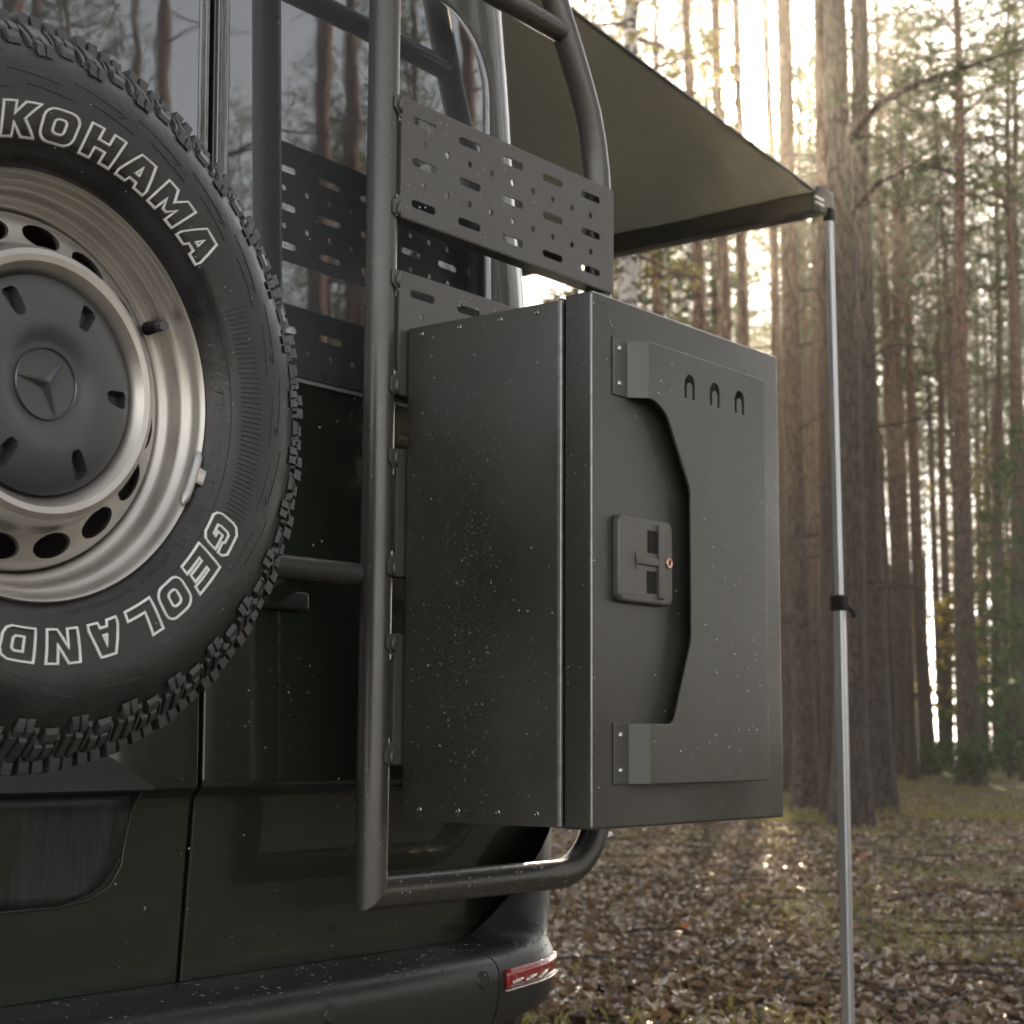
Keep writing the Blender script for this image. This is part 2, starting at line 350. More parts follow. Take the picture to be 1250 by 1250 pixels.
# ------------------------------------------------------------------ the van
van = thing('camper_van', 'dark green camper van with glossy black rear windows, seen close from behind', 'van', (0, 1.5, 0))
def vp(o):  # keep world coordinates below an Empty that stands elsewhere
    o.matrix_parent_inverse = Matrix.Translation(-Vector(o.parent.location)); return o
HW = [(.40, .88), (.60, .90), (1.0, .915), (1.30, .905), (1.45, .885), (1.9, .835), (2.1, .82), (2.35, .79), (2.6, .745), (2.72, .67), (2.78, .50)]
def hw(z):
    if z <= HW[0][0]: return HW[0][1]
    for (a, b_), (c, d) in zip(HW, HW[1:]):
        if z <= c: return b_+(d-b_)*(z-a)/(c-a)
    return HW[-1][1]
def yr(z):
    if z >= .900: y = .02*(z-.9)
    elif z >= .885: y = .015*(.9-z)/.015
    else: y = .015+.017*(.885-z)/.235
    if z > 2.5: y += .8*(z-2.5)**2*2
    return y
RC = .15
def sec(s, z, off=0):
    h = hw(z); sg = 1 if s >= 0 else -1; a = abs(s); flat = h-RC; y0 = yr(z)
    crown = .010*(min(a, flat)/.7)**2
    if a <= flat: return Vector((s, y0+crown-off, z))
    an = (a-flat)/RC
    if an <= math.pi/2:
        x = flat+(RC+off)*math.sin(an); y = y0+.010+RC-(RC+off)*math.cos(an)
    else: x = h+off; y = y0+.010+RC+(a-flat-RC*math.pi/2)
    return Vector((sg*x, y, z))
def grid_on(name, zs, sfun, off, m, parent, thick=.012, cols=24, roll=0):
    V, F = [], []
    for z in zs:
        a, b_ = sfun(z); st = [(a+(b_-a)*i/cols, off) for i in range(cols+1)]
        if roll:
            g_ = 1 if b_ > a else -1
            st = [(a-g_*roll*.2, off-roll*2.5), (a-g_*roll*.12, off-roll*.9), (a+g_*roll*.25, off-roll*.2)]+[(a+g_*roll, off)]+st[1:-1]+[(b_-g_*roll, off), (b_-g_*roll*.25, off-roll*.2), (b_+g_*roll*.12, off-roll*.9), (b_+g_*roll*.2, off-roll*2.5)]
        for q, o_ in st: V.append(sec(q, z, o_))
    n_ = len(st)
    for j in range(len(zs)-1):
        for i in range(n_-1):
            q = j*n_+i; F.append((q, q+1, q+n_+1, q+n_))
    return vp(mk(name, V, F, m, parent, smooth=True))
def frange(a, b_, n): return [a+(b_-a)*i/n for i in range(n+1)]
# body shell, just behind the doors' skin
V, F = [], []; zs = [.42, .5, .6, .7, .8, .883, .902, 1.0, 1.2, 1.45, 1.7, 1.9, 2.1, 2.35, 2.5, 2.6, 2.68, 2.72, 2.76, 2.79]
ss = [-6.2, -4, -2, -1.2]+frange(-.98, -.66, 12)+frange(-.6, .6, 8)+frange(.66, .98, 12)+[1.2, 2, 4, 6.2]
for z in zs:
    for s in ss:
        V.append(sec(s, z, -.014 if abs(s) < .80 else -.001))
for j in range(len(zs)-1):
    for i in range(len(ss)-1):
        q = j*len(ss)+i; F.append((q, q+1, q+len(ss)+1, q+len(ss)))
t0 = (len(zs)-1)*len(ss); F.append(tuple(t0+i for i in range(len(ss))))
vp(mk('body', V, F, M['paint'], van, smooth=True))
vp(mk('door_seal', [sec(x_, z, -.010) for z in frange(.64, 2.5, 30) for x_ in (-.012, .012)], [(2*i, 2*i+1, 2*i+3, 2*i+2) for i in range(30)], M['gap'], van))
ZB, RD = .640, .12
def send(z, S):
    d = z-ZB
    if d < RD: return S-(RD-math.sqrt(max(0, RD*RD-(RD-d)**2)))
    return S
DS = lambda z: .775 if z < 1.45 else .775-(z-1.45)*.09
zd = [ZB+.001, .643, .648, .655, .665, .68, .70, .73, .76, .80, .84, .87, .884, .886, .895, .899, .901, .91, .95]+frange(1.0, 2.5, 24)
for sg, nm in ((1, 'rear_door'), (-1, 'rear_door')):
    o = grid_on(nm, zd, lambda z: (sg*.0045, sg*send(z, DS(z))), .0, M['paint'], van, .012, 30, roll=.0022)
# glossy black windows with a matt gasket round them
def arc_end(z, z1, rad, S):
    d = z1-z
    if d < rad: return S-(rad-math.sqrt(max(0, rad*rad-(rad-d)**2)))
    return S
for sg in (1, -1):
    ztop, rad = 2.205, .13
    zs2 = frange(1.496, ztop-rad, 16)+[ztop-rad*(1-math.sin(R(a))) for a in range(6, 91, 6)]
    g = grid_on('window_gasket', [z if z < 2 else z+.012*(z-2)/.2 for z in zs2], lambda z: (sg*.007, sg*arc_end(min(z, ztop+.0119), ztop+.012, rad+.014, .664)), .002, M['gasket'], van, .004, 30, roll=.0015)
    g = grid_on('window_glass', zs2, lambda z: (sg*.0085, sg*arc_end(z, ztop, rad, .646)), .0042, M['glass'], van, .004, 30, roll=.0015)
    zs3 = [1.4885, 1.4915, 1.4945]
    grid_on('trim_strip', zs3, lambda z: (sg*.012, sg*.646), .0035, M['sealwhite'], van, .003*sg, 20)
# black glossy band above the window
for sg in (1, -1):
    grid_on('hinge_seam', frange(.80, 2.45, 12), lambda z: (sg*(DS(z)+.0005), sg*(DS(z)+.005)), .0006, M['gap'], van, .004*sg, 2)
# number plate recess in the left door with a grip lip over it
def on_rear(pts, off): return [sec(x_, z_, off) for x_, z_ in pts]
lip = [(-.62, .945), (-.185, .948), (-.160, .940), (-.105, .903), (-.100, .897), (-.62, .897)]
V = on_rear(lip, .004); k = len(V); V += [v+Vector((0, -.010 if z_ > .93 else -.028, 0)) for v, (x_, z_) in zip(on_rear(lip, .004), lip)]
F = [tuple(range(k, 2*k))]+[(i, (i+1) % k, k+(i+1) % k, k+i) for i in range(k)]
o = vp(mk('plate_grip', V, F, M['plastic'], van, auto=50)); md = o.modifiers.new('b', 'BEVEL'); md.width = .003; md.segments = 3
V, F = [], []; zs4 = frange(.756, .890, 10)
for z in zs4:
    d = z-.756; e_ = -.112-(.10-math.sqrt(max(0, .01-(.10-d)**2)) if d < .10 else 0)-(.005*(z-.756)/.13 - .005)
    for i in range(21):
        x_ = -.62+(e_+.62)*i/20; sag = math.sin(math.pi*min(1, i/20))*.006
        V.append(sec(x_, z, .003-sag*.6))
for j in range(10):
    for i in range(20): q = j*21+i; F.append((q, q+1, q+22, q+21))
o = vp(mk('plate_recess', V, F, M['plate'], van, smooth=True)); md = o.modifiers.new('s', 'SOLIDIFY'); md.thickness = .004
vp(tube('recess_edge', on_rear([(-.097, .895), (-.104, .87), (-.111, .83), (-.114, .80), (-.130, .775), (-.16, .760), (-.21, .754), (-.62, .752)], .001), .0022, M['plastic'], van, 8))
# bumper: a profile carried round the corner
def smooth(a, b_, x_):
    t_ = max(0, min(1, (x_-a)/(b_-a))); return t_*t_*(3-2*t_)
def bump_path(u):
    """u is the length along the front face measured from the van's centre"""
    sg = 1 if u >= 0 else -1; a = abs(u)
    if a <= .612: return Vector((sg*a, -.100+.012*(a/.612)**2, 0)), Vector((0, -1, 0))
    an = (a-.612)/.21
    if an < math.pi/2:
        n_ = Vector((math.sin(an), -math.cos(an), 0)); c_ = Vector((.612, .122, 0)); p_ = c_+n_*.21
    else: n_ = Vector((1, 0, 0)); p_ = Vector((.822, .122+(a-.612-.21*math.pi/2), 0))
    return Vector((sg*p_.x, p_.y, 0)), Vector((sg*n_.x, n_.y, 0))
def bump_prof(a):
    k = smooth(.60, .86, a); lo = smooth(.25, .70, a); h = smooth(.5, .75, a)*.012; q = k**.8
    def mixd(d, t_): return d+(t_-d)*q
    P = [(mixd(-.135, +.020), .640+.205*k), (mixd(-.115, +.018), .641+.165*k), (mixd(-.085, +.014), .640+.110*k), (mixd(-.055, +.009), .637+.055*k), (mixd(-.030, +.002), .633+.020*k+h), (-.014+.006*k, .628+h+.006*k), (-.004, .620+h), (.001, .610+h), (.002, .598+h*.8)]
    P += [(.001, .575+h*.5), (-.002, .552+.008*lo), (-.008, .520+.025*lo), (-.022, .48+.055*lo), (-.06, .45+.075*lo), (-.12, .43+.085*lo)]
    return P
def bumper(name, u0, u1, n, parent=van):
    V, F = [], []; P = None
    for i in range(n+1):
        u = u0+(u1-u0)*i/n; p_, nn = bump_path(u); P = bump_prof(abs(u))
        for d, z in P: V.append(p_+nn*d+Vector((0, 0, z)))
    k = len(P)
    for i in range(n):
        for j in range(k-1): q = i*k+j; F.append((q, q+k, q+k+1, q+1))
    F.append(tuple(range(k))); F.append(tuple(n*k+j for j in range(k))[::-1])
    return vp(mk(name, V, F, M['plastic'], parent, auto=40))
bumper('bumper', -.535, .535, 40)
bumper('bumper_corner', .538, 1.9, 60); bumper('bumper_corner', -.538, -1.9, 60)
vp(box('bumper_core', -.7, .7, .0, .3, .47, .625, M['gap'], van, .01))
# reflector and little lamp strip in the corner
def bump_patch(name, u0, u1, z0, z1, zr, off, m, parent, nz=3, n=20):
    V, F = [], []
    for i in range(n+1):
        u = u0+(u1-u0)*i/n; p_, nn = bump_path(u); t_ = i/n
        for j in range(nz+1):
            z = z0+(z1-z0)*j/nz+zr*t_; V.append(p_+nn*off+Vector((0, 0, z)))
    for i in range(n):
        for j in range(nz): q = i*(nz+1)+j; F.append((q, q+nz+1, q+nz+2, q+1))
    o = vp(mk(name, V, F, m, parent, smooth=True)); md = o.modifiers.new('s', 'SOLIDIFY'); md.thickness = .008; md.offset = 0; return o
for sg in (1, -1):
    bump_patch('reflector', sg*.552, sg*.725, .583, .611, .010, .004, M['red'], van)
    bump_patch('reflector_trim', sg*.548, sg*.73, .5785, .5815, .010, .006, M['chrome'], van, 1)
    for u0 in (.565, .600, .635):
        bump_patch('reflector_lens', sg*u0, sg*(u0+.024), .588, .594, .012*(u0-.55)/.19+.002, .0072, M['chrome'], van, 1, 3)
# parking sensors
for u in (-.39, .155, .495):
    p_, nn = bump_path(u)
    V, F = [], []; pr = [(.0, -.004), (.0095, -.004), (.0115, -.002), (.0125, -.0005), (.0135, .002), (.0135, .01)]
    o = lathe('parking_sensor', [(a, p_.y+b_) for a, b_ in pr], p_.x, .600 if abs(u) > .2 else .592, M['plastic'], van, 24); vp(o)
    o = lathe('sensor_ring', [(.0135, p_.y-.0005), (.0145, p_.y-.002), (.0155, p_.y-.0005)], p_.x, .600 if abs(u) > .2 else .592, M['gasket'], van, 24); vp(o)
# carrier arm of the spare wheel running to the ladder post, with its foot on the door
vp(tube('carrier_arm', [(-.58, -.085, 1.199), (-.3, -.085, 1.199), (.15, -.085, 1.199), (.206, -.087, 1.199)], .0175, M['tube'], van, 20))
vp(from_bm('carrier_foot', box_bm(.045, .19, -.012, .012, 1.148, 1.176, .006, 3), M['plastic'], van))
vp(tube('carrier_stay', [(.12, -.085, 1.199), (.12, .0, 1.165)], .014, M['tube'], van, 14))
vp(box('carrier_post', -.62, -.50, -.15, .0, 1.13, 1.50, M['tube'], van, .01))
# road wheels and dark underbody that carry the van
vp(box('underbody', -.80, .80, .25, 5.6, .38, .60, M['gap'], van, .03))
for sx in (-1, 1):
    for yy in (1.35, 5.0):
        V, F = [], []; pr = [(.20, .13), (.23, .14), (.30, .145), (.36, .12), (.385, .08), (.385, -.08), (.36, -.12), (.23, -.12), (.2, -.1)]
        n_ = 40
        for k in range(n_):
            a = 2*math.pi*k/n_
            for r_, o_ in pr: V.append((sx*(.70+o_), yy+r_*math.sin(a), .382+r_*math.cos(a)))
        for k in range(n_):
            for i in range(len(pr)-1):
                q = k*len(pr)+i; q2 = ((k+1) % n_)*len(pr)+i; F.append((q, q+1, q2+1, q2))
        o = vp(mk('road_wheel', V, F, M['rubber'], van, auto=40))
        F2 = [tuple(range(n_))]; o2 = mk('rim', [(sx*.79, yy+.21*math.sin(2*math.pi*k/n_), .382+.21*math.cos(2*math.pi*k/n_)) for k in range(n_)], F2, M['rim'], o)
# rain on the body
sp = []
sp += rect_drops((.01, 0, .95), (.6, 0, 0), (0, 0, .54), (0, -1, 0), 150, .0008, .0024)
sp += rect_drops((-.12, 0, .66), (.85, 0, 0), (0, 0, .3), (0, -1, 0), 70, .0008, .0022)
sp += rect_drops((-.3, 0, 1.5), (.9, 0, 0), (0, 0, .65), (0, -1, 0), 70, .0006, .0018)
sp = [(sec(p.x, p.z, .0002 if p.z < 1.49 else .0044), n_, s) for p, n_, s in sp]
vp(drops(sp, van))
sp = []
for _ in range(230):
    u = random.uniform(-.35, .85); p_, nn = bump_path(u); P = bump_prof(abs(u)); i = random.choice([1, 2, 3, 4, 4, 5]); t_ = random.random()
    d = P[i][0]+(P[i+1][0]-P[i][0])*t_; z = P[i][1]+(P[i+1][1]-P[i][1])*t_
    sp.append((p_+nn*d+Vector((0, 0, z)), (0, 0, 1), random.uniform(.0008, .0035)))
vp(drops(sp, van, .25))

# ------------------------------------------------------------------ the spare wheel
WX, WZ, FY = -.562, 1.3115, -.377
sw = thing('spare_wheel', 'spare wheel with white lettered off-road tyre on the left rear door', 'wheel', (WX, -.25, WZ))
SIDE = [(.2125, -.368), (.2165, -.376), (.222, -.382), (.230, -.388), (.240, -.3915), (.2415, -.3935), (.250, -.396), (.262, -.399), (.275, -.4015), (.290, -.4025), (.304, -.4015), (.318, -.398), (.330, -.3925), (.340, -.386), (.348, -.378), (.356, -.366), (.3625, -.352)]
def side_y(r_):
    for (a, b_), (c, d) in zip(SIDE, SIDE[1:]):
        if r_ <= c: return b_+(d-b_)*(r_-a)/(c-a)
    return SIDE[-1][1]
YM = -.275
prof = SIDE+[(.3690, -.342), (.3735, -.325), (.3745, -.31), (.3750, YM)]
prof += [(r_, 2*YM-y) for r_, y in reversed(prof[:-1])]
tyre = vp(lathe('tyre', prof, WX, WZ, M['rubber'], sw, 180, auto=50))
def sub(o, parent):
    o.parent = parent; o.matrix_parent_inverse = Matrix.Translation(-Vector(sw.location)) if False else Matrix.Identity(4); return o
def polar(th, r_, y): return Vector((WX+r_*math.sin(th), y, WZ+r_*math.cos(th)))
# tread blocks
V, F = [], []
def block(th0, th1, rows, skew=0, sipe=True):
    """rows: (Y, r_base, r_top) stations across the tread"""
    cuts = [(th0, th1)]
    if sipe:
        m_ = (th0+th1)/2; g_ = .0022; cuts = [(th0, m_-g_), (m_+g_, th1)]
    for a, b_ in cuts:
        base = len(V); k = len(rows)
        for i, (y, rb, rt) in enumerate(rows):
            s_ = skew*i/max(1, k-1); tp = .0035
            V.extend([polar(a+s_, rb, y), polar(a+s_+tp, rt, y), polar(b_+s_-tp, rt, y), polar(b_+s_, rb, y)])
        for i in range(k-1):
            q = base+4*i
            for c in range(3): F.append((q+c, q+c+1, q+c+5, q+c+4))
        F.append((base, base+1, base+2, base+3)[::-1]); q = base+4*(k-1); F.append((q, q+1, q+2, q+3))
NP = 66; dth = 2*math.pi/NP
rng = random.Random(3)
for i in range(NP):
    t_ = i*dth + rng.uniform(-.003, .003); alt = i % 2
    for sy in (1, -1):
        Y = lambda y: y if sy == 1 else 2*YM-y
        def B(f0, f1, rows, skew=0, sipe=False): block(t_+dth*f0, t_+dth*f1, [(Y(y), rb, rt) for y, rb, rt in rows], skew*sy, sipe)
        top = [(-.3640, .352, .3700), (-.3615, .357, .3815), (-.350, .362, .3830), (-.326, .363, .3835)]
        if alt:   # long lug stepping down the sidewall
            B(.02, .66, [(-.3955, .328, .3315), (-.3935, .332, .3405), (-.3885, .338, .3450)], 0, True)
            B(.04, .36, [(-.3850, .341, .3500), (-.3790, .346, .3570), (-.3700, .352, .3660), (-.3640, .357, .3700)], 0)
            B(.40, .72, [(-.3850, .341, .3470), (-.3790, .346, .3540), (-.3690, .352, .3640), (-.3640, .357, .3690)], 0)
            B(.02, .84, top, .004, True)
            B(.82, .96, [(-.3820, .344, .3490), (-.3740, .350, .3600), (-.364, .356, .3690), (-.345, .361, .3700)], 0)
        else:
            B(.05, .56, [(-.3895, .337, .3430), (-.3855, .341, .3500), (-.3800, .346, .3530)], 0)
            B(.02, .74, [(-.3790, .346, .3560), (-.3720, .351, .3640), (-.3640, .357, .3690)], 0, True)
            B(.00, .86, [(y+.003, rb, rt-.0005) for y, rb, rt in top], -.004, True)
            B(.78, .97, [(-.3900, .336, .3410), (-.3850, .341, .3490), (-.3780, .347, .3560), (-.3700, .352, .3640)], 0)
        B(.10, .76, [(-.320, .364, .3825), (-.308, .366, .3838), (-.290, .367, .3840)], .02 if alt else -.02, True)
        B(.82, 1.02, [(-.316, .365, .3815), (-.298, .367, .3835)], -.01)
    block(t_+dth*.05, t_+dth*.80, [(YM-.009, .367, .3822), (YM, .368, .3826), (YM+.009, .367, .3822)], .02, True)
tread = mk('tread', V, F, M['tread'], tyre); sharp(tread.data, 13)
# lettering
def roundrect_loop(x0, x1, y0, y1, r_): return [(a, b_) for a, b_ in rrect(x0, x1, y0, y1, r_, 4)]
GLY = {
 'Y': [[(0, 1), (.36, 1), (.5, .70), (.64, 1), (1, 1), (.66, .42), (.66, 0), (.34, 0), (.34, .42)]],
 'K': [[(0, 0), (0, 1), (.34, 1), (.34, .66), (.60, 1), (1, 1), (.64, .52), (1, 0), (.60, 0), (.34, .38), (.34, 0)]],
 'O': [roundrect_loop(0, 1, 0, 1, .30), roundrect_loop(.33, .67, .28, .72, .12)],
 'H': [[(0, 0), (0, 1), (.34, 1), (.34, .63), (.66, .63), (.66, 1), (1, 1), (1, 0), (.66, 0), (.66, .36), (.34, .36), (.34, 0)]],
 'A': [[(0, 0), (.0, .18), (.27, 1), (.73, 1), (1, .18), (1, 0), (.66, 0), (.62, .17), (.38, .17), (.34, 0)], [(.44, .40), (.56, .40), (.50, .68)]],
 'M': [[(0, 0), (0, 1), (.32, 1), (.5, .62), (.68, 1), (1, 1), (1, 0), (.70, 0), (.70, .50), (.56, .18), (.44, .18), (.30, .50), (.30, 0)]],
 'G': [[(1, .68), (.98, .84), (.82, 1), (.20, 1), (.04, .88), (0, .72), (0, .26), (.06, .10), (.20, 0), (.80, 0), (.96, .10), (1, .28), (1, .56), (.52, .56), (.52, .36), (.68, .36), (.66, .27), (.36, .27), (.33, .36), (.33, .64), (.38, .74), (.62, .74), (.68, .66)]],
 'E': [[(0, 0), (0, 1), (1, 1), (1, .73), (.34, .73), (.34, .63), (.92, .63), (.92, .38), (.34, .38), (.34, .27), (1, .27), (1, 0)]],
 'L': [[(0, 0), (0, 1), (.36, 1), (.36, .29), (1, .29), (1, 0)]],
 'N': [[(0, 0), (0, 1), (.34, 1), (.66, .46), (.66, 1), (1, 1), (1, 0), (.66, 0), (.34, .54), (.34, 0)]],
 'D': [[(0, 0), (0, 1), (.74, 1), (.92, .90), (1, .72), (1, .28), (.92, .10), (.74, 0)], [(.34, .28), (.60, .28), (.67, .36), (.67, .64), (.60, .72), (.34, .72)]],
 'R': [[(0, 0), (0, 1), (.76, 1), (.96, .90), (1, .74), (.98, .56), (.82, .44), (1, 0), (.64, 0), (.48, .36), (.34, .36), (.34, 0)], [(.34, .62), (.60, .62), (.64, .68), (.60, .75), (.34, .75)]],
}
def letter(ch, deg, r0, wd, ht, lw=.0021, slant=.16):
    V, F = [], []
    def put(x_, y_, lift):
        x_ = x_+slant*(y_-.5); r_ = r0+(y_-.5)*ht; th = R(deg)+(x_-.5)*wd/r0
        return polar(th, r_, side_y(r_)-lift)
    for lp in GLY[ch]:
        pts = []
        for i in range(len(lp)):
            a = Vector((lp[i][0]*wd, lp[i][1]*ht)); b_ = Vector((lp[(i+1) % len(lp)][0]*wd, lp[(i+1) % len(lp)][1]*ht))
            k = max(1, int((b_-a).length/.007))
            for j in range(k): pts.append(a+(b_-a)*j/k)
        n_ = len(pts); base = len(V)
        for i in range(n_):
            d1 = (pts[i]-pts[i-1]).normalized(); d2 = (pts[(i+1) % n_]-pts[i]).normalized()
            n1 = Vector((-d1.y, d1.x)); n2 = Vector((-d2.y, d2.x)); mdir = n1+n2
            mdir = mdir.normalized() if mdir.length > .1 else n1
            h_ = lw/2/max(.45, mdir.dot(n1))
            for q, lf in ((-h_*1.25, .0001), (-h_*.8, .0017), (h_*.8, .0017), (h_*1.25, .0001)):
                c = pts[i]+mdir*q; V.append(put(c.x/wd, c.y/ht, lf))
        for i in range(n_):
            i2 = (i+1) % n_
            for c in range(3): F.append((base+4*i+c, base+4*i+c+1, base+4*i2+c+1, base+4*i2+c))
    o = mk('letter', V, F, M['letter'], tyre, auto=60)
for ch, dg_ in zip('YOKOHAMA', (-34.0, -22.6, -11.6, -1.2, 10.6, 22.0, 33.2, 44.6)): letter(ch, dg_, .2585, .0415 if ch != 'M' else .043, .0335)
for ch, dg_ in zip('GEOLANDAR', (119.6, 130.2, 141.0, 151.6, 163.0, 174.6, 186.2, 197.6, 209.0)): letter(ch, dg_, .2585, .0385, .0335)
def ring_text(txt, deg0, r0, size, lift, m, pitch):
    for i, ch in enumerate(txt):
        if ch == ' ': continue
        cu = bpy.data.curves.new('t', 'FONT'); cu.body = ch; cu.size = size; cu.align_x = 'CENTER'; cu.resolution_u = 2; cu.offset = .0002
        o = bpy.data.objects.new('t', cu); COL.objects.link(o); dg2 = bpy.context.evaluated_depsgraph_get()
        me = bpy.data.meshes.new_from_object(o.evaluated_get(dg2)); bpy.data.objects.remove(o); bpy.data.curves.remove(cu)
        th0 = R(deg0)+i*pitch/r0; yield [polar(th0+v.co.x/r0, r0+v.co.y, side_y(r0+v.co.y)-lift) for v in me.vertices], [tuple(p.vertices) for p in me.polygons]
V, F = [], []
for t_, d0, r0, s_, pt in (('LT245/75R16 120/116S 10PR M+S', 70, .2235, .0135, .0082), ('LOAD RANGE E  MAX LOAD SINGLE 1400kg', 133, .2235, .0062, .0042), ('STEEL BELTED RADIAL TUBELESS', -10, .2235, .0062, .0045)):
    for vv, ff in ring_text(t_, d0, r0, s_, .0009, None, pt):
        b0 = len(V); V += vv; F += [tuple(b0+i for i in f) for f in ff]
M['emboss'] = mat('embossed_rubber', (.032, .032, .034), .32)
o = mk('size_marking', V, F, M['emboss'], tyre); o['kind'] = 'stuff'
# stepped styling ridges, serrations and a raised ring on the sidewall
V, F = [], []
def ridge(th0, r0, th1, r1, wdt=.0011, lift=.0009, n_=10):
    pts = [polar(th0+(th1-th0)*i/n_, r0+(r1-r0)*i/n_, side_y(r0+(r1-r0)*i/n_)-lift*.3) for i in range(n_+1)]
    tube_vf(pts, wdt/2, 5, True, V, F)
for k in range(20):
    a = -60+k*15.5
    ridge(R(a), .3085, R(a+12.5), .3010); ridge(R(a+12.5), .3010, R(a+10.8), .2960, n_=3)
    ridge(R(a+4), .294, R(a+15), .2885)
for k in range(300):
    a = k*1.2
    if 62 < a < 116 or 214 < a < 300: ridge(R(a), .252, R(a+.3), .2765, .0012, .0008, 3)
for k in range(90): ridge(R(k*4), .2405, R(k*4+4.02), .2405, .0016, .0006, 2)
mk('sidewall_ridge', V, F, M['emboss'], tyre)['kind'] = 'stuff'
# rim
rimp = [(.2125, -.360), (.2158, -.3705), (.2160, -.3765), (.2140, -.3792), (.2115, -.3775), (.2095, -.3725), (.2085, -.3670), (.2060, -.3625), (.2020, -.3600), (.1990, -.3580), (.1975, -.3530), (.1965, -.3450), (.1945, -.3400), (.1905, -.3380), (.1870, -.3365), (.1850, -.3340), (.1838, -.3290), (.1830, -.3150), (.180, -.24), (.180, -.18), (.20, -.16)]
rim = vp(lathe('rim', rimp, WX, WZ, M['rim'], sw, 180, auto=60))
# disc with ventilation holes and bulging ring
dp = [(.1828, -.322), (.1818, -.3330), (.1795, -.3385), (.1750, -.3420), (.1650, -.3450), (.1550, -.3475), (.1465, -.3520), (.1430, -.3590), (.1415, -.3690), (.1390, -.3790), (.1345, -.3870), (.1285, -.3900), (.1220, -.3885), (.1165, -.3830), (.1125, -.3755), (.1100, -.3650)]
back = [(r_-.002, y+.005) for r_, y in reversed(dp)]
disc = lathe('disc', dp+back, WX, WZ, M['rim'], None, 144, closed=True, auto=60)
bm = bmesh.new()
for k in range(16):
    th = R(360/16*k+6); c = polar(th, .1600, -.345); ux = Vector((math.cos(th), 0, -math.sin(th))); uz = Vector((math.sin(th), 0, math.cos(th)))
    ring0, ring1 = [], []
    for j in range(20):
        a = 2*math.pi*j/20; q = c+ux*(.0235*math.cos(a))+uz*(.0125*math.sin(a))
        ring0.append(bm.verts.new(q+Vector((0, -.03, 0)))); ring1.append(bm.verts.new(q+Vector((0, .04, 0))))
    bm.faces.new(ring0); bm.faces.new(ring1[::-1])
    for j in range(20): bm.faces.new((ring0[j], ring1[j], ring1[(j+1) % 20], ring0[(j+1) % 20]))
bmesh.ops.recalc_face_normals(bm, faces=bm.faces)
def boolean_cut(o, bm, parent):
    me = bpy.data.meshes.new('cut'); bm.to_mesh(me); bm.free(); co = bpy.data.objects.new('cut', me); COL.objects.link(co)
    md = o.modifiers.new('x', 'BOOLEAN'); md.object = co; md.operation = 'DIFFERENCE'; md.solver = 'EXACT'
    dg2 = bpy.context.evaluated_depsgraph_get(); dg2.update(); me2 = bpy.data.meshes.new_from_object(o.evaluated_get(dg2))
    o.modifiers.clear(); o.data = me2; bpy.data.objects.remove(co); sharp(me2, 32)
    if parent: o.parent = parent; vp(o)
boolean_cut(disc, bm, sw)
vp(lathe('hole_shade_plate', [(.0, -.22), (.175, -.22), (.18, -.2)], WX, WZ, M['gap'], sw, 48))  # black plate put in as the shade seen through the disc holes
# hub cap with six slots and a three-pointed star in a ring
cp = [(.1108, -.371), (.1095, -.3785), (.1060, -.3820), (.0960, -.3865), (.0820, -.3905), (.0690, -.3930), (.0600, -.3935), (.0520, -.3915), (.0450, -.3875), (.0405, -.3860), (.0005, -.3860), (.0005, -.366), (.05, -.364), (.1108, -.358)]
cap = lathe('hub_cap', cp, WX, WZ, M['cap'], None, 120, closed=True, auto=50)
bm = bmesh.new()
for k in range(6):
    th = R(60*k+31); a_ = Vector((math.cos(th), 0, -math.sin(th))); b_ = Vector((math.sin(th), 0, math.cos(th)))
    o0 = Vector((WX, 0, WZ)); pf = [(-.0095, .070), (-.0135, .098), (-.008, .1035), (.008, .1035), (.0135, .098), (.0095, .070), (.005, .0645), (-.005, .0645)]
    r0 = [bm.verts.new(o0+a_*x_+b_*z_+Vector((0, -.42, 0))) for x_, z_ in pf]
    r1 = [bm.verts.new(o0+a_*(x_*.55)+b_*(.090+(z_-.088)*.60)+Vector((0, -.3725, 0))) for x_, z_ in pf]
    bm.faces.new(r0); bm.faces.new(r1[::-1])
    for j in range(8): bm.faces.new((r0[j], r1[j], r1[(j+1) % 8], r0[(j+1) % 8]))
bmesh.ops.recalc_face_normals(bm, faces=bm.faces)
boolean_cut(cap, bm, sw)
lg = lathe('emblem', [(.0365, -.3855), (.0365, -.3878), (.0358, -.3886), (.0350, -.3878), (.0346, -.3858)], WX, WZ, M['star'], None, 72); lg.parent = sw; vp(lg)
V, F = [], []
for k in range(3):
    th = R(120*k+37); tip = polar(th, .0335, -.3868); c = Vector((WX, -.3925, WZ)); l_ = polar(th+R(60), .0058, -.3866); r_ = polar(th-R(60), .0058, -.3866)
    b0 = len(V); V += [tip, c, l_, r_]; F += [(b0, b0+1, b0+2), (b0, b0+3, b0+1)]
mk('star', V, F, M['star'], lg)
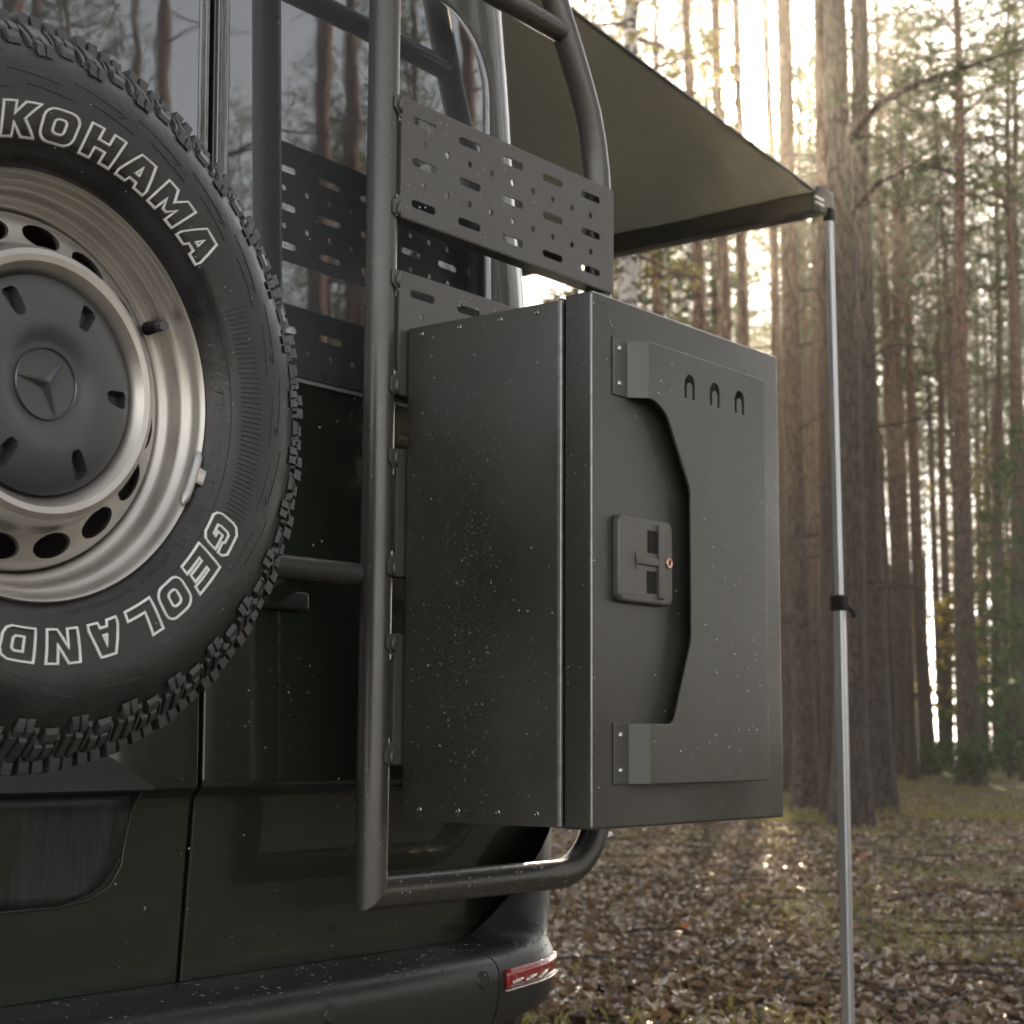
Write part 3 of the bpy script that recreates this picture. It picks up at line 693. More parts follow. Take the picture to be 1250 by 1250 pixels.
# valve and balance weight
p0 = polar(R(60), .1900, -.338); 
vs_ = vp(tube('valve', [p0, p0+Vector((-.002, -.012, -.001)), p0+Vector((-.005, -.014, -.002)), p0+Vector((-.008, -.030, -.004))], .005, M['gap'], sw, 14, radii=[.0075, .0065, .0046, .0046]))
tube('valve_cap', [p0+Vector((-.008, -.029, -.004)), p0+Vector((-.011, -.041, -.005))], .0055, M['cap'], vs_, 12)
V, F = [], []; pts = [polar(R(a), .2085, -.381) for a in frange(101, 118, 10)]
tube_vf(pts, .0062, 10, True, V, F, radii=[.003]+[.0055]*9+[.003])
bw = vp(mk('balance_weight', V, F, M['weight'], sw, auto=50))
bm = box_bm(-.007, .007, -.0015, .0015, -.009, .009, .001, 2); o = from_bm('weight_clip', bm, M['steel'], bw); o.location = polar(R(108), .2150, -.3835); o.rotation_euler = (0, R(18), 0)
sp = []
for _ in range(90):
    a = random.uniform(-.8, 2.6); r_ = random.uniform(.225, .33); sp.append((polar(a, r_, side_y(r_)), (0, -1, 0), random.uniform(.0005, .0013)))
vp(drops(sp, sw))

# ------------------------------------------------------------------ the ladder
LY = -.107; LX, RX, LR = .226, .783, .0235
lad = thing('rear_ladder', 'black tubular ladder with perforated step plates on the right rear door', 'ladder', (0.5, LY, .75))
vp(tube('side_rail', [(LX, LY, .7505), (LX, LY, 2.3), (LX+.005, LY+.02, 2.55), (LX+.02, LY+.10, 2.76), (LX+.02, LY+.20, 2.84)], LR, M['tube'], lad, 28))
# horizontal foot tube mitred to the left rail and bent up into the right one
pts = []
for i in range(13):
    a = R(90*i/12); pts.append((RX-.115+.115*math.sin(a), LY, .7505+.115-.115*math.cos(a)))
pts = pts+[(RX, LY, 1.2), (RX, LY, 1.90), (RX-.004, LY, 1.95), (RX-.014, LY, 2.0), (RX-.030, LY, 2.05), (RX-.052, LY+.002, 2.10), (RX-.075, LY+.005, 2.15), (RX-.097, LY+.010, 2.20), (RX-.145, LY+.02, 2.32), (RX-.22, LY+.06, 2.55), (RX-.26, LY+.14, 2.74), (RX-.27, LY+.24, 2.84)]
vp(tube('side_rail', pts, LR, M['tube'], lad, 28))
V, F = tube_vf([(LX+.001, LY, .7505), (RX-.114, LY, .7505)], LR*.998, 28)
# mitre the left end at 45 degrees
for i in range(28):
    V[i] = Vector((LX+(V[i].z-.7505), V[i].y, V[i].z))
vp(mk('foot_tube', V, F, M['tube'], lad, auto=40))
rail0 = [o for o in lad.children if o.name.startswith('side_rail')][0]
for i in range(28):
    v = rail0.data.vertices[i]; v.co.z = .7505+(v.co.x-LX)
vp(tube('rung', [(LX, LY, 2.178), (RX-.09, LY+.008, 2.178)], .0195, M['tube'], lad, 22))
# fixing feet to the door
for x_, z in ((LX, 2.50), (RX-.19, 2.50), (RX, 1.05), (RX, 1.40)):
    vp(tube('standoff', [(x_, LY+.015, z), (x_, .03, z)], .010, M['tube'], lad, 12))
PY = -.134
def step_mesh():
    X0, X1, H = .222, .792, .184
    o_ = [(X0+.004, 0), (X0+.050, 0)]
    out = [(X0, H-.003), (X0, H-.020), (X0+.016, H-.034), (X0+.016, .034), (X0, .020), (X0, .002), (X0+.004, 0), (X1-.003, 0), (X1, .003), (X1, H-.003), (X1-.003, H), (X0+.003, H)]
    holes = []
    def slot(cx, cz): holes.append(rrect(cx-.0275, cx+.0275, cz-.0058, cz+.0058, .0056, 4))
    for c in range(5):
        for zz_ in (.026, .0905, .155): slot(.2895+.1085*c, zz_)
    for c in range(9):
        for zz_ in (.0585, .1225): holes.append(circ(.2895+.05425*c, zz_, .0052))
    return plate_mesh(out, holes, .0025, .0007, 1)
PLATES = (1.731, 1.464, 1.198, .930)
sm = step_mesh()
for z0 in PLATES:
    o = sheet('step_plate', sm, M['powder'], lad, (0, PY, z0)); vp(o)
    for nm, za, ft in (('upper_flange', z0+.184-.0012, 1), ('lower_flange', z0+.0012, -1)):
        # folded returns, running back towards the door
        V = [(.240, PY+.001, za+.0012*ft), (.7885, PY+.001, za+.0012*ft), (.7885, PY+.034, za-.001*ft), (.240, PY+.034, za-.001*ft)]
        f = mk(nm, V, [(0, 1, 2, 3)], M['powder'], o); md = f.modifiers.new('s', 'SOLIDIFY'); md.thickness = .0024; md.offset = 0
        f.matrix_parent_inverse = Matrix.Translation(-Vector((0, PY, z0)))
    f = box('end_flange', .2395, .2415, PY+.002, PY+.028, z0+.036, z0+.148, M['steel'] if False else M['powder'], o, .0008)
    f.matrix_parent_inverse = Matrix.Translation(-Vector((0, PY, z0)))
    # weld beads on the rail
    for zt in (z0+.170, z0+.010):
        V, F = [], []
        pts = [(LX+.010+.001*random.random(), PY-.0005, zt-.012), (LX+.006, PY-.002, zt-.004), (LX+.0075, PY-.0015, zt+.004), (LX+.012, PY-.001, zt+.012)]
        tube_vf(pts, .003, 8, True, V, F, radii=[.002, .0036, .0032, .002])
        wb = mk('weld_bead', V, F, M['powder'], o, smooth=True); wb.matrix_parent_inverse = Matrix.Translation(-Vector((0, PY, z0)))
sp = []
for z0 in PLATES[:2]:
    sp += rect_drops((.245, PY-.0002, z0+.004), (.54, 0, 0), (0, 0, .176), (0, -1, 0), 260, .0006, .0022)
    sp += [(p_ , (0, -.3, 1), s_) for p_, n_, s_ in rect_drops((.245, PY+.002, z0+.1855), (.54, 0, 0), (0, .02, 0), (0, 0, 1), 60, .001, .0025)]
for _ in range(200):
    a = random.uniform(-1.3, 1.3); x_ = random.uniform(LX+.04, RX-.12); nn = Vector((0, -math.cos(a), math.sin(a)))
    if a < 0 and random.random() < .5: continue
    sp.append((Vector((x_, LY, .7505))+nn*LR, nn, random.uniform(.0006, .0020)))
for _ in range(130):
    a = random.uniform(-1.6, 1.2); z = random.uniform(.8, 2.25); nn = Vector((math.sin(a), -math.cos(a), 0)); sp.append((Vector((LX, LY, z))+nn*LR, nn, random.uniform(.0006, .0016)))
vp(drops(sp, lad))

# ------------------------------------------------------------------ the storage box
bx = thing('storage_box', 'grey powder coated storage box hanging on the rear ladder', 'storage box', (.51, -.28, .85))
X0, X1, Z0, Z1, YB, YF = .254, .764, .8506, 1.5666, -.1365, -.467
vp(box('box_body', X0+.0015, X1-.0015, -.4140, YB, Z0+.002, Z1-.003, M['powder_box'], bx, .0022, 3))
# side skin lapped over the body with a folded front edge
vp(box('side_skin', X0-.0010, X0+.0012, -.4135, YB-.004, Z0+.0005, Z1-.0060, M['powder_box'], bx, .0008, 2))
vp(box('body_flange', X0-.0030, X0+.004, -.4190, -.4110, Z0+.001, Z1-.004, M['edge'], bx, .0026, 4))  # flange coloured pale to paint the bright reflection on its edge
vp(box('top_flange', X0, X1, -.4185, -.4115, Z1-.009, Z1-.001, M['powder_box'], bx, .0016, 3))
vp(box('bottom_flange', X0, X1, -.4185, -.4115, Z0+.0, Z0+.008, M['powder_box'], bx, .0016, 3))
vp(box('lid_seal', X0+.007, X1-.007, -.4230, -.4100, Z0+.008, Z1-.008, M['gap'], bx, .002))
lid = vp(box('lid', X0, X1, YF, -.4225, Z0-.001, Z1+.0015, M['powder_box'], bx, .0042, 4))
for nm_, pa, pb in (('lid_edge_highlight', (X0+.0016, YF+.0016, Z0+.003), (X0+.0016, YF+.0016, Z1-.002)), ('lid_edge_highlight', (X0+.003, YF+.0016, Z1+.0001), (X1-.003, YF+.0016, Z1+.0001))):
    vp(tube(nm_, [pa, pb], .0019, M['edge'], bx, 12))  # added pale rods, a painted sky highlight along the lid's edges

for zt, ds in ((Z1-.016, (-.375, -.311, -.236, -.165)), (Z0+.017, (-.378, -.312, -.242, -.172))):
    for y_ in ds:
        V, F = [], []; c = Vector((X0-.0010, y_, zt)); prs = [(0, .0022), (.0022, .0018), (.0036, .0008), (.0039, 0)]
        for k in range(14):
            a = 2*math.pi*k/14
            for r_, h_ in prs[1:]: V.append(c+Vector((-h_, r_*math.cos(a), r_*math.sin(a))))
        V.append(c+Vector((-.0022, 0, 0)))
        for k in range(14):
            k2 = (k+1) % 14
            for j in range(2): F.append((k*3+j, k2*3+j, k2*3+j+1, k*3+j+1))
            F.append((42, k*3, k2*3))
        vp(mk('rivet', V, F, M['steel'], bx, smooth=True))
# raised folded panel on the lid with a bite cut out of it
PX, PZ0, PZ1, RY = .302, .907, 1.514, -.4915
outl = [(.3560, PZ0), (.6770, PZ0), (.6800, PZ1), (.3560, PZ1), (.3560, 1.4330), (.3700, 1.4330), (.4020, 1.4190), (.4640, 1.3160), (.4640, 1.1070), (.4150, .9880), (.3560, .9880)]
rads = [0, .006, .006, 0, 0, .008, .016, .01, .01, .014, 0]
U = []
def bow(cx, cz, s_=1.0):
    o_ = []; w_, h_, t_ = .0155, .0165, .0058
    for i in range(13): a = R(180-180*i/12); o_.append((cx+w_*math.cos(a)*.9, cz+.002+w_*math.sin(a)))
    o_ += [(cx+w_*.9, cz-h_), (cx+w_*.9-t_*1.15, cz-h_), (cx+w_*.9-t_*1.15, cz)]
    for i in range(1, 8): a = R(180*i/8); o_.append((cx+(w_*.9-t_*1.15)*math.cos(a), cz+(w_*.9-t_*1.15)*math.sin(a)))
    o_ += [(cx-w_*.9+t_*1.15, cz), (cx-w_*.9+t_*1.15, cz-h_), (cx-w_*.9, cz-h_)]
    return o_
for cx in (.4635, .5325, .6030): U.append(bow(cx, 1.4665))
me = plate_mesh(round_poly(outl, rads), U, .0042, .0015, 3)
lp = sheet('lid_panel', me, M['powder_box'], bx, (0, RY, 0)); vp(lp)
def bend(name, za, zb, parent):
    """flat flange on the lid, then a slope up to the raised panel"""
    prf = [(PX, YF-.0028), (PX+.034, YF-.0028), (.3562, RY+.0003)]
    V = []
    for z in (za, zb):
        for x_, y_ in prf: V.append((x_, y_, z))
    F = [(0, 1, 4, 3), (1, 2, 5, 4)]
    o = mk(name, V, F, M['powder_box'], lp); md = o.modifiers.new('s', 'SOLIDIFY'); md.thickness = .0026; md.offset = -1
    md = o.modifiers.new('b', 'BEVEL'); md.width = .0009; md.segments = 2
    o.matrix_parent_inverse = Matrix.Translation(-Vector((0, RY, 0))); return o
bend('panel_flange', 1.4330, PZ1, lp); bend('panel_flange', PZ0, .9880, lp)
for z in (1.499, 1.450, .972, .925):
    sc_ = lathe('screw', [(.0, YF-.0050), (.0028, YF-.0048), (.0044, YF-.0038), (.0048, YF-.0028)], PX+.0155, z, M['steel'], None, 14); sc_.parent = bx; vp(sc_)
# closing edges of the raised panel so that it stands off the lid
def rim_strip(name, x0, x1, z0, z1):
    return vp(box(name, x0, x1, RY+.001, YF-.0002, z0, z1, M['powder_box'], bx, .0006, 1))
rim_strip('panel_edge', .6755, .6778, .915, 1.506)
# paddle latch
lt = vp(sheet('latch', plate_mesh(rrect(.3000, .4330, 1.1500, 1.2690, .013), [], .014, .0045, 4), M['powder'], bx, (0, YF-.0135, 0)))
Lm = Matrix.Translation(-Vector((0, YF-.0135, 0)))
ly = YF-.0135
o = mk('latch_pocket', [], [], M['gap'], lt)
bm = bmesh.new()
bm.free(); bpy.data.objects.remove(o)
for (a0, a1, b0_, b1_) in ((.368, .392, 1.221, 1.252), (.366, .390, 1.165, 1.196)):
    o = from_bm('latch_pocket', box_bm(a0, a1, ly-.0006, ly+.002, b0_, b1_, .0003, 1), M['gap'], lt); o.matrix_parent_inverse = Lm
pd = from_bm('paddle', box_bm(.3925, .4045, ly-.0048, ly+.002, 1.158, 1.262, .0022, 3), M['powder'], lt); pd.matrix_parent_inverse = Lm
pd = from_bm('paddle_bar', box_bm(.338, .394, ly-.0030, ly+.002, 1.203, 1.2145, .0015, 3), M['powder'], lt); pd.matrix_parent_inverse = Lm
pd = from_bm('pocket_rim', box_bm(.338, .341, ly-.0018, ly+.002, 1.196, 1.2210, .001, 2), M['powder'], lt); pd.matrix_parent_inverse = Lm
lk = lathe('lock', [(.0, ly-.0030), (.0042, ly-.0030), (.0048, ly-.0034), (.0070, ly-.0034), (.0078, ly-.0022), (.0078, ly+.001)], .4195, 1.2105, M['brass'], None, 24); lk.parent = lt; lk.matrix_parent_inverse = Lm
o = from_bm('keyhole', box_bm(.4187, .4203, ly-.0036, ly-.0025, 1.2075, 1.2135, 0), M['gap'], lt); o.matrix_parent_inverse = Lm
# brackets below the box
vp(box('bracket', .735, .755, -.24, -.13, .836, .850, M['powder'], bx, .001))
vp(tube('rail_plug', [(RX+.016, LY, .803), (RX+.034, LY-.001, .806)], .006, M['steel'], lad, 12))
rng = random.Random(11)
def dens(a, b_): return .06+.94*math.exp(-((a-.38)/.22)**2)*(.15+.85*max(0, math.sin(math.pi*min(1, max(0, (b_*1.05)**.8)))))
sp = rect_drops((X0-.0012, YB-.01, Z0+.01), (0, -.262, 0), (0, 0, .69), (-1, 0, 0), 1700, .0003, .0011, dens, rng)
sp += rect_drops((X0-.0012, YB-.01, Z0+.01), (0, -.262, 0), (0, 0, .69), (-1, 0, 0), 120, .0008, .0020, None, rng)
sp += rect_drops((X0+.004, YF-.0002, Z0+.01), (.5, 0, 0), (0, 0, .70), (0, -1, 0), 240, .0006, .0026, None, rng)
sp += rect_drops((X0-.0002, YF+.003, Z0+.01), (0, .04, 0), (0, 0, .70), (-1, 0, 0), 60, .0005, .0012, None, rng)
vd = [s_ for s_ in sp]
sp2 = [s_ for s_ in rect_drops((.36, RY-.0002, .912), (.31, 0, 0), (0, 0, .6), (0, -1, 0), 420, .0006, .0026, None, rng) if s_[0].x > .475 or s_[0].z > 1.43 or s_[0].z < .985]
sp2 += rect_drops((PX+.038, YF-.006, PZ0), (.014, -.014, 0), (0, 0, .07), (-1, -1, 0), 12, .0006, .0016, None, rng)
for _ in range(260): sp2.append((Vector((rng.uniform(X0, X1), rng.uniform(YF+.003, -.43), Z1+.0016)), (0, 0, 1), rng.uniform(.0006, .002)))
for _ in range(260): sp2.append((Vector((rng.uniform(X0, X1), rng.uniform(-.41, -.15), Z1-.0030)), (0, 0, 1), rng.uniform(.0006, .002)))
vp(drops(vd+sp2, bx))

# ------------------------------------------------------------------ the awning
AY0, AY1, AX, AZ = .45, 3.2, 2.665, 2.487
aw = thing('side_awning', 'dark canvas awning pulled out from the side of the van on an aluminium pole', 'awning', (.85, 1.8, 2.65))
V, F = [], []; nu, nv = 30, 26
for i in range(nu+1):
    u = i/nu
    for j in range(nv+1):
        v = j/nv; sag = .012*math.sin(math.pi*u)*math.sin(math.pi*v)+.004*math.sin(u*9+v*30)
        V.append((.84+(AX-.84)*u, AY0+(AY1-AY0)*v, 2.712+(AZ+.035-2.712)*u-sag))
for i in range(nu):
    for j in range(nv): q = i*(nv+1)+j; F.append((q, q+1, q+nv+2, q+nv+1))
o = vp(mk('canvas', V, F, M['canvas'], aw, smooth=True))
vp(tube('canvas_hem', [(.84+(AX-.84)*t_/10, AY0, 2.712+(AZ+.035-2.712)*t_/10) for t_ in range(11)], .005, M['plastic'], aw, 8))
vp(box('lead_rail', AX-.005, AX+.062, AY0-.004, AY1, AZ-.022, AZ+.040, M['plastic'], aw, .010, 3))
vp(box('rail_end_cap', AX-.022, AX+.070, AY0-.022, AY0-.005, AZ-.032, AZ+.046, M['plastic'], aw, .008, 3))
for z in (AZ-.014, AZ+.002): vp(box('cap_rib', AX-.05, AX+.0, AY0-.026, AY0-.021, z, z+.006, M['alu'], aw, .001))
vp(box('awning_case', .78, .93, .35, 3.4, 2.63, 2.74, M['plastic'], aw, .02, 3))
vp(box('pole_hinge', AX+.024, AX+.052, AY0-.034, AY0-.008, AZ-.048, AZ-.010, M['gap'], aw, .004))
pxx, pyy = AX+.037, AY0-.021
def post(name, x0, x1, z0, z1, wd):
    V = []; b_ = box_bm(-wd, wd, -wd, wd, 0, 1, 0)
    bmesh.ops.bevel(b_, geom=[e for e in b_.edges if abs(e.verts[0].co.z-e.verts[1].co.z) > .5], offset=wd*.35, segments=3, affect='EDGES')
    for v in b_.verts: v.co = Vector((x0+(x1-x0)*v.co.z+v.co.x, pyy+v.co.y, z0+(z1-z0)*v.co.z))
    return vp(from_bm(name, b_, M['alu'], aw))
post('upper_pole', pxx+.018, pxx, 1.28, AZ-.03, .0105)
post('lower_pole', pxx+.022, pxx+.018, .012, 1.345, .0148)
cl = vp(box('pole_clamp', pxx-.001, pxx+.037, pyy-.020, pyy+.020, 1.322, 1.366, M['gap'], aw, .004, 3))
vp(tube('clamp_lever', [(pxx+.034, pyy-.012, 1.338), (pxx+.052, pyy-.022, 1.322), (pxx+.060, pyy-.024, 1.306)], .006, M['gap'], aw, 10))
vp(box('pole_foot', pxx-.005, pxx+.049, pyy-.05, pyy+.05, .002, .014, M['plastic'], aw, .003))

# ------------------------------------------------------------------ ground
def gz(x_, y_):
    d = math.hypot(x_+.5, y_-1); k = min(1, max(0, (d-9)/20)); return k*(.18*noise.noise(Vector((x_*.06, y_*.06, 0)))+.05*noise.noise(Vector((x_*.4, y_*.4, 3))))
V, F = [], []; rs = [0, 1, 2, 3, 4, 5, 6, 7, 8, 9.5, 11, 13, 15, 17.5, 20, 23, 26, 30, 35, 40, 47, 55, 65, 80, 100, 130, 180, 260, 400, 700]; na = 96
for r_ in rs:
    for k in range(na):
        a = 2*math.pi*k/na; x_, y_ = r_*math.cos(a), r_*math.sin(a); V.append((x_, y_, gz(x_, y_) if r_ < 300 else 0))
for i in range(len(rs)-1):
    for k in range(na): a = i*na+k; b_ = i*na+(k+1) % na; F.append((a, b_, b_+na, a+na))
mk('forest_ground', V, F, M['floor'], smooth=True, kind='structure')
# leaf litter
V, F = [], []
rng = random.Random(5)
def leaf(V, F, x_, y_, s_):
    a = rng.uniform(0, 6.28); c, s = math.cos(a), math.sin(a); z = gz(x_, y_)+.006+rng.random()*.02; b0 = len(V)
    cl_ = rng.uniform(-.1, .45)*s_; tl = rng.gauss(0, .26); tr_ = rng.gauss(0, .26); ww = rng.uniform(.3, .5)
    for u, v, h in ((-.5, 0, 0), (0, -ww, cl_), (0, 0, -.05*s_), (0, ww, cl_), (.5, 0, .1*s_), (.3, -ww*.6, cl_*.9), (.3, ww*.6, cl_*.9)):
        u *= s_; v *= s_; V.append((x_+u*c-v*s, y_+u*s+v*c, z+h+u*tl+v*tr_))
    F.extend([(b0, b0+2, b0+1), (b0, b0+3, b0+2), (b0+1, b0+2, b0+4, b0+5), (b0+2, b0+3, b0+6, b0+4)])
az0 = math.atan2(*reversed(ray(950, 905).xy))
for _ in range(62000):
    d = 4.2+28*rng.random()**1.35; a = az0+rng.gauss(0, .22)
    x_, y_ = CAM.x+d*math.cos(a), CAM.y+d*math.sin(a)
    if -1 < x_ < 1 and y_ > .3: continue
    if noise.noise(Vector((x_*.55, y_*.55, 9))) > .22 and rng.random() < .75: continue
    leaf(V, F, x_, y_, rng.uniform(.03, .075))
mk('leaf_litter', V, F, M['leaf'], kind='stuff')
V, F = [], []
for _ in range(16):
    d = rng.uniform(5, 14); a = az0+rng.gauss(0, .15); leaf(V, F, CAM.x+d*math.cos(a), CAM.y+d*math.sin(a), rng.uniform(.07, .11))
mk('orange_leaf_litter', V, F, M['orange'], kind='stuff')
# moss and grass tufts
V, F = [], []
def blade(x_, y_, h):
    a = rng.uniform(0, 6.28); c, s = math.cos(a), math.sin(a); z = gz(x_, y_); w_ = .004+h*.03; b0 = len(V); l_ = rng.uniform(.2, .9)*h
    V.extend([(x_-w_*s, y_+w_*c, z), (x_+w_*s, y_-w_*c, z), (x_+l_*c*.4+w_*.6*s, y_+l_*s*.4, z+h*.6), (x_+l_*c, y_+l_*s, z+h)]); F.append((b0, b0+1, b0+2)); F.append((b0, b0+2, b0+3))
n_ = 0
while n_ < 48000:
    d = 5+45*rng.random()**1.2; a = az0+rng.gauss(0, .25); x_, y_ = CAM.x+d*math.cos(a), CAM.y+d*math.sin(a)
    k = noise.noise(Vector((x_*.55, y_*.55, 9)))
    if k < .06 and rng.random() > (.13 if d < 22 else .25): n_ += .1; continue
    n_ += 1; blade(x_, y_, rng.uniform(.02, .07) if d < 20 else rng.uniform(.05, .16))
mk('grass_tufts', V, F, M['grass'], kind='stuff')
# twigs
V, F = [], []
for _ in range(260):
    d = rng.uniform(5, 22); a = az0+rng.gauss(0, .2); x_, y_ = CAM.x+d*math.cos(a), CAM.y+d*math.sin(a); t_ = rng.uniform(0, 6.28); l_ = rng.uniform(.1, .4)
    z = gz(x_, y_)+.03; p = [Vector((x_, y_, z)), Vector((x_+l_*math.cos(t_), y_+l_*math.sin(t_), z+rng.uniform(-.01, .03))), Vector((x_+2*l_*math.cos(t_+.3), y_+2*l_*math.sin(t_+.3), z))]
    tube_vf(p, .006, 4, False, V, F)
mk('twig_litter', V, F, M['bark_grey'], kind='stuff')

# ------------------------------------------------------------------ the forest
def trunk_mesh(h, r0, seed, n=14, segs=26, wob=.10, stubs=16, m='bark', rough=.02, top=.22):
    rg = random.Random(seed); V, F = [], []; ph = rg.uniform(0, 9); pts, rad = [], []
    for i in range(segs+1):
        t_ = i/segs; z = h*t_
        pts.append(Vector((wob*(noise.noise(Vector((ph, z*.12, 0))))*2*t_**.5, wob*(noise.noise(Vector((ph+5, z*.12, 0))))*2*t_**.5, z)))
        rad.append(r0*((1-t_)**.75*(1-top)+top*(1-t_)+.02)*(1+.45*math.exp(-z/.25)+.1*math.exp(-z/1.0)))
    for i, p in enumerate(pts):
        for k in range(n):
            a = 2*math.pi*k/n; r_ = rad[i]*(1+.05*noise.noise(Vector((math.cos(a)*2+seed, math.sin(a)*2, p.z*.9)))+rough*rg.uniform(-1, 1))
            V.append(p+Vector((math.cos(a)*r_, math.sin(a)*r_, 0)))
    for i in range(segs):
        for k in range(n): a = i*n+k; b_ = i*n+(k+1) % n; F.append((a, b_, b_+n, a+n))
    me = bpy.data.meshes.new('trunk'); me.from_pydata([tuple(v) for v in V], [], F); me.update(); me.materials.append(M[m])
    me.polygons.foreach_set('use_smooth', [True]*len(me.polygons))
    V, F = [], []
    for _ in range(stubs):
        z = rg.uniform(2.0, h*.6); i = min(segs-1, int(z/h*segs)); a = rg.uniform(0, 6.28); l_ = rg.uniform(.3, 1.9); dr = Vector((math.cos(a), math.sin(a), 0)); p = pts[i].lerp(pts[i+1], z/h*segs-i)
        tube_vf([p, p+dr*l_*.5+Vector((0, 0, rg.uniform(-.05, .12))*1) if False else p+dr*l_*.5+Vector((0, 0, rg.uniform(-.08, .10))), p+dr*l_+Vector((0, 0, rg.uniform(-.35, .05)))], .015, 4, False, V, F, radii=[.022, .013, .004])
    bm_ = bpy.data.meshes.new('dead_branches'); bm_.from_pydata([tuple(v) for v in V], [], F); bm_.update(); bm_.materials.append(M['bark_grey'])
    return me, bm_, pts
def tuft(V, F, p, s_, rg, nn=9, wd=.055):
    for _ in range(nn):
        d = Vector((rg.gauss(0, 1), rg.gauss(0, 1), rg.gauss(.25, .8))).normalized(); u = d.orthogonal().normalized(); q = rg.uniform(0, 6.28)
        u = (u*math.cos(q)+d.cross(u)*math.sin(q)); l_ = s_*rg.uniform(.6, 1.2); w_ = s_*wd*rg.uniform(.7, 1.6); o_ = p+Vector((rg.gauss(0, .3), rg.gauss(0, .3), rg.gauss(0, .2)))*s_
        b0 = len(V); V.extend([o_-u*w_*.4, o_+d*l_*.5-u*w_, o_+d*l_, o_+d*l_*.5+u*w_]); F.append((b0, b0+1, b0+2, b0+3))
def crown_mesh(pts, h, c0, rad, seed, nb=46, m='needle', tuftn=9, ts=.34, name='crown', droop=0, wd=.075):
    rg = random.Random(seed); V, F = [], []; Vb, Fb = [], []
    segs = len(pts)-1
    for b_ in range(nb):
        t_ = c0+(1-c0)*((b_+rg.random())/nb)**.9; t_ = min(.995, t_); i = min(segs-1, int(t_*segs)); p = pts[i].lerp(pts[i+1], t_*segs-i)
        k = (t_-c0)/(1-c0); L_ = rad*(.55+.75*math.sin(math.pi*min(1, .15+k*.8)))*(1-k*.45)*rg.uniform(.6, 1.15); a = b_*2.4+rg.uniform(-.5, .5)
        dr = Vector((math.cos(a), math.sin(a), 0)); rise = rg.uniform(-.1, .5)+k*.5-droop
        q = [p+dr*L_*s_+Vector((0, 0, L_*(rise*s_-.25*droop*s_*s_))) for s_ in (0, .35, .7, 1)]
        tube_vf(q, .03, 4, False, Vb, Fb, radii=[.045*(1-k*.6), .03*(1-k*.6), .018, .006])
        nt_ = max(4, int(L_*5.5))
        for j in range(nt_):
            s_ = .28+.72*(j+rg.random())/nt_; f = s_*3; ii = min(2, int(f)); c = q[ii].lerp(q[ii+1], f-ii)
            side = Vector((-dr.y, dr.x, 0))*rg.gauss(0, .26)*L_*(1.15-s_*.6)+Vector((0, 0, rg.gauss(.08, .16)))
            tuft(V, F, c+side, ts*rg.uniform(.75, 1.3), rg, tuftn, wd)
    me = bpy.data.meshes.new(name); nv_ = len(V)
    me.from_pydata([tuple(v) for v in V+Vb], [], F+[tuple(i+nv_ for i in f) for f in Fb]); me.update(); me.materials.append(M[m]); me.materials.append(M['bark'])
    for pi in range(len(F), len(F)+len(Fb)): me.polygons[pi].material_index = 1
    return me
PROTO = []
TALL = []
for s, (h, r0, c0, rad) in enumerate(((21, .20, .58, 1.9), (23, .23, .62, 2.3), (20, .16, .55, 1.7), (24, .25, .64, 2.5), (21, .15, .60, 1.6), (22, .21, .56, 2.1))):
    tm, bm_, pts = trunk_mesh(h, r0, s+1); cm = crown_mesh(pts, h, c0, rad, s+20, nb=46+4*s % 9, tuftn=10, ts=.27, wd=.052); PROTO.append((tm, bm_, cm, h, r0))
for s, (h, r0) in enumerate(((27, .20), (26, .22), (28, .19))):
    tm, bm_, pts = trunk_mesh(h, r0, s+51, segs=32, n=18, stubs=22); cm = crown_mesh(pts, h, .60, 2.0, s+60, nb=34, tuftn=9, ts=.22, wd=.05); TALL.append((tm, bm_, cm, h, r0))
def place_tree(base, top, width, label, group, proto=None, name='pine_tree', crown=True, kind='pine tree', rz=None, bark_m=None, rg=random):
    """base: spot on the ground, top: a point its trunk passes through higher up"""
    tm, bm_, cm, h, r0 = (TALL[-proto-1] if proto is not None and proto < 0 else PROTO[proto if proto is not None else rg.randrange(6)])
    base = Vector((base[0], base[1], gz(base[0], base[1])-.05))
    t_ = thing(name, label, kind, base, group)
    ax = (Vector(top)-base).normalized() if top is not None else Vector((rg.gauss(0, .012), rg.gauss(0, .012), 1)).normalized()
    q = Vector((0, 0, 1)).rotation_difference(ax)
    t_.rotation_mode = 'QUATERNION'; t_.rotation_quaternion = q @ Matrix.Rotation(rz if rz is not None else rg.uniform(0, 6.28), 3, 'Z').to_quaternion()
    s_ = width/(2*r0); sz = 1 if (proto is not None and proto < 0) else max(.8, min(1.12, s_**.4))
    t_.scale = (1, 1, sz)
    tr_ = bpy.data.objects.new('trunk', tm); link(tr_, t_); tr_.scale = (s_, s_, 1)
    o = bpy.data.objects.new('dead_branches', bm_); link(o, t_); o['kind'] = 'stuff'
    if crown: c_ = bpy.data.objects.new('crown', cm); link(c_, t_); c_.scale = (max(.8, s_), max(.8, s_), 1)
    return t_
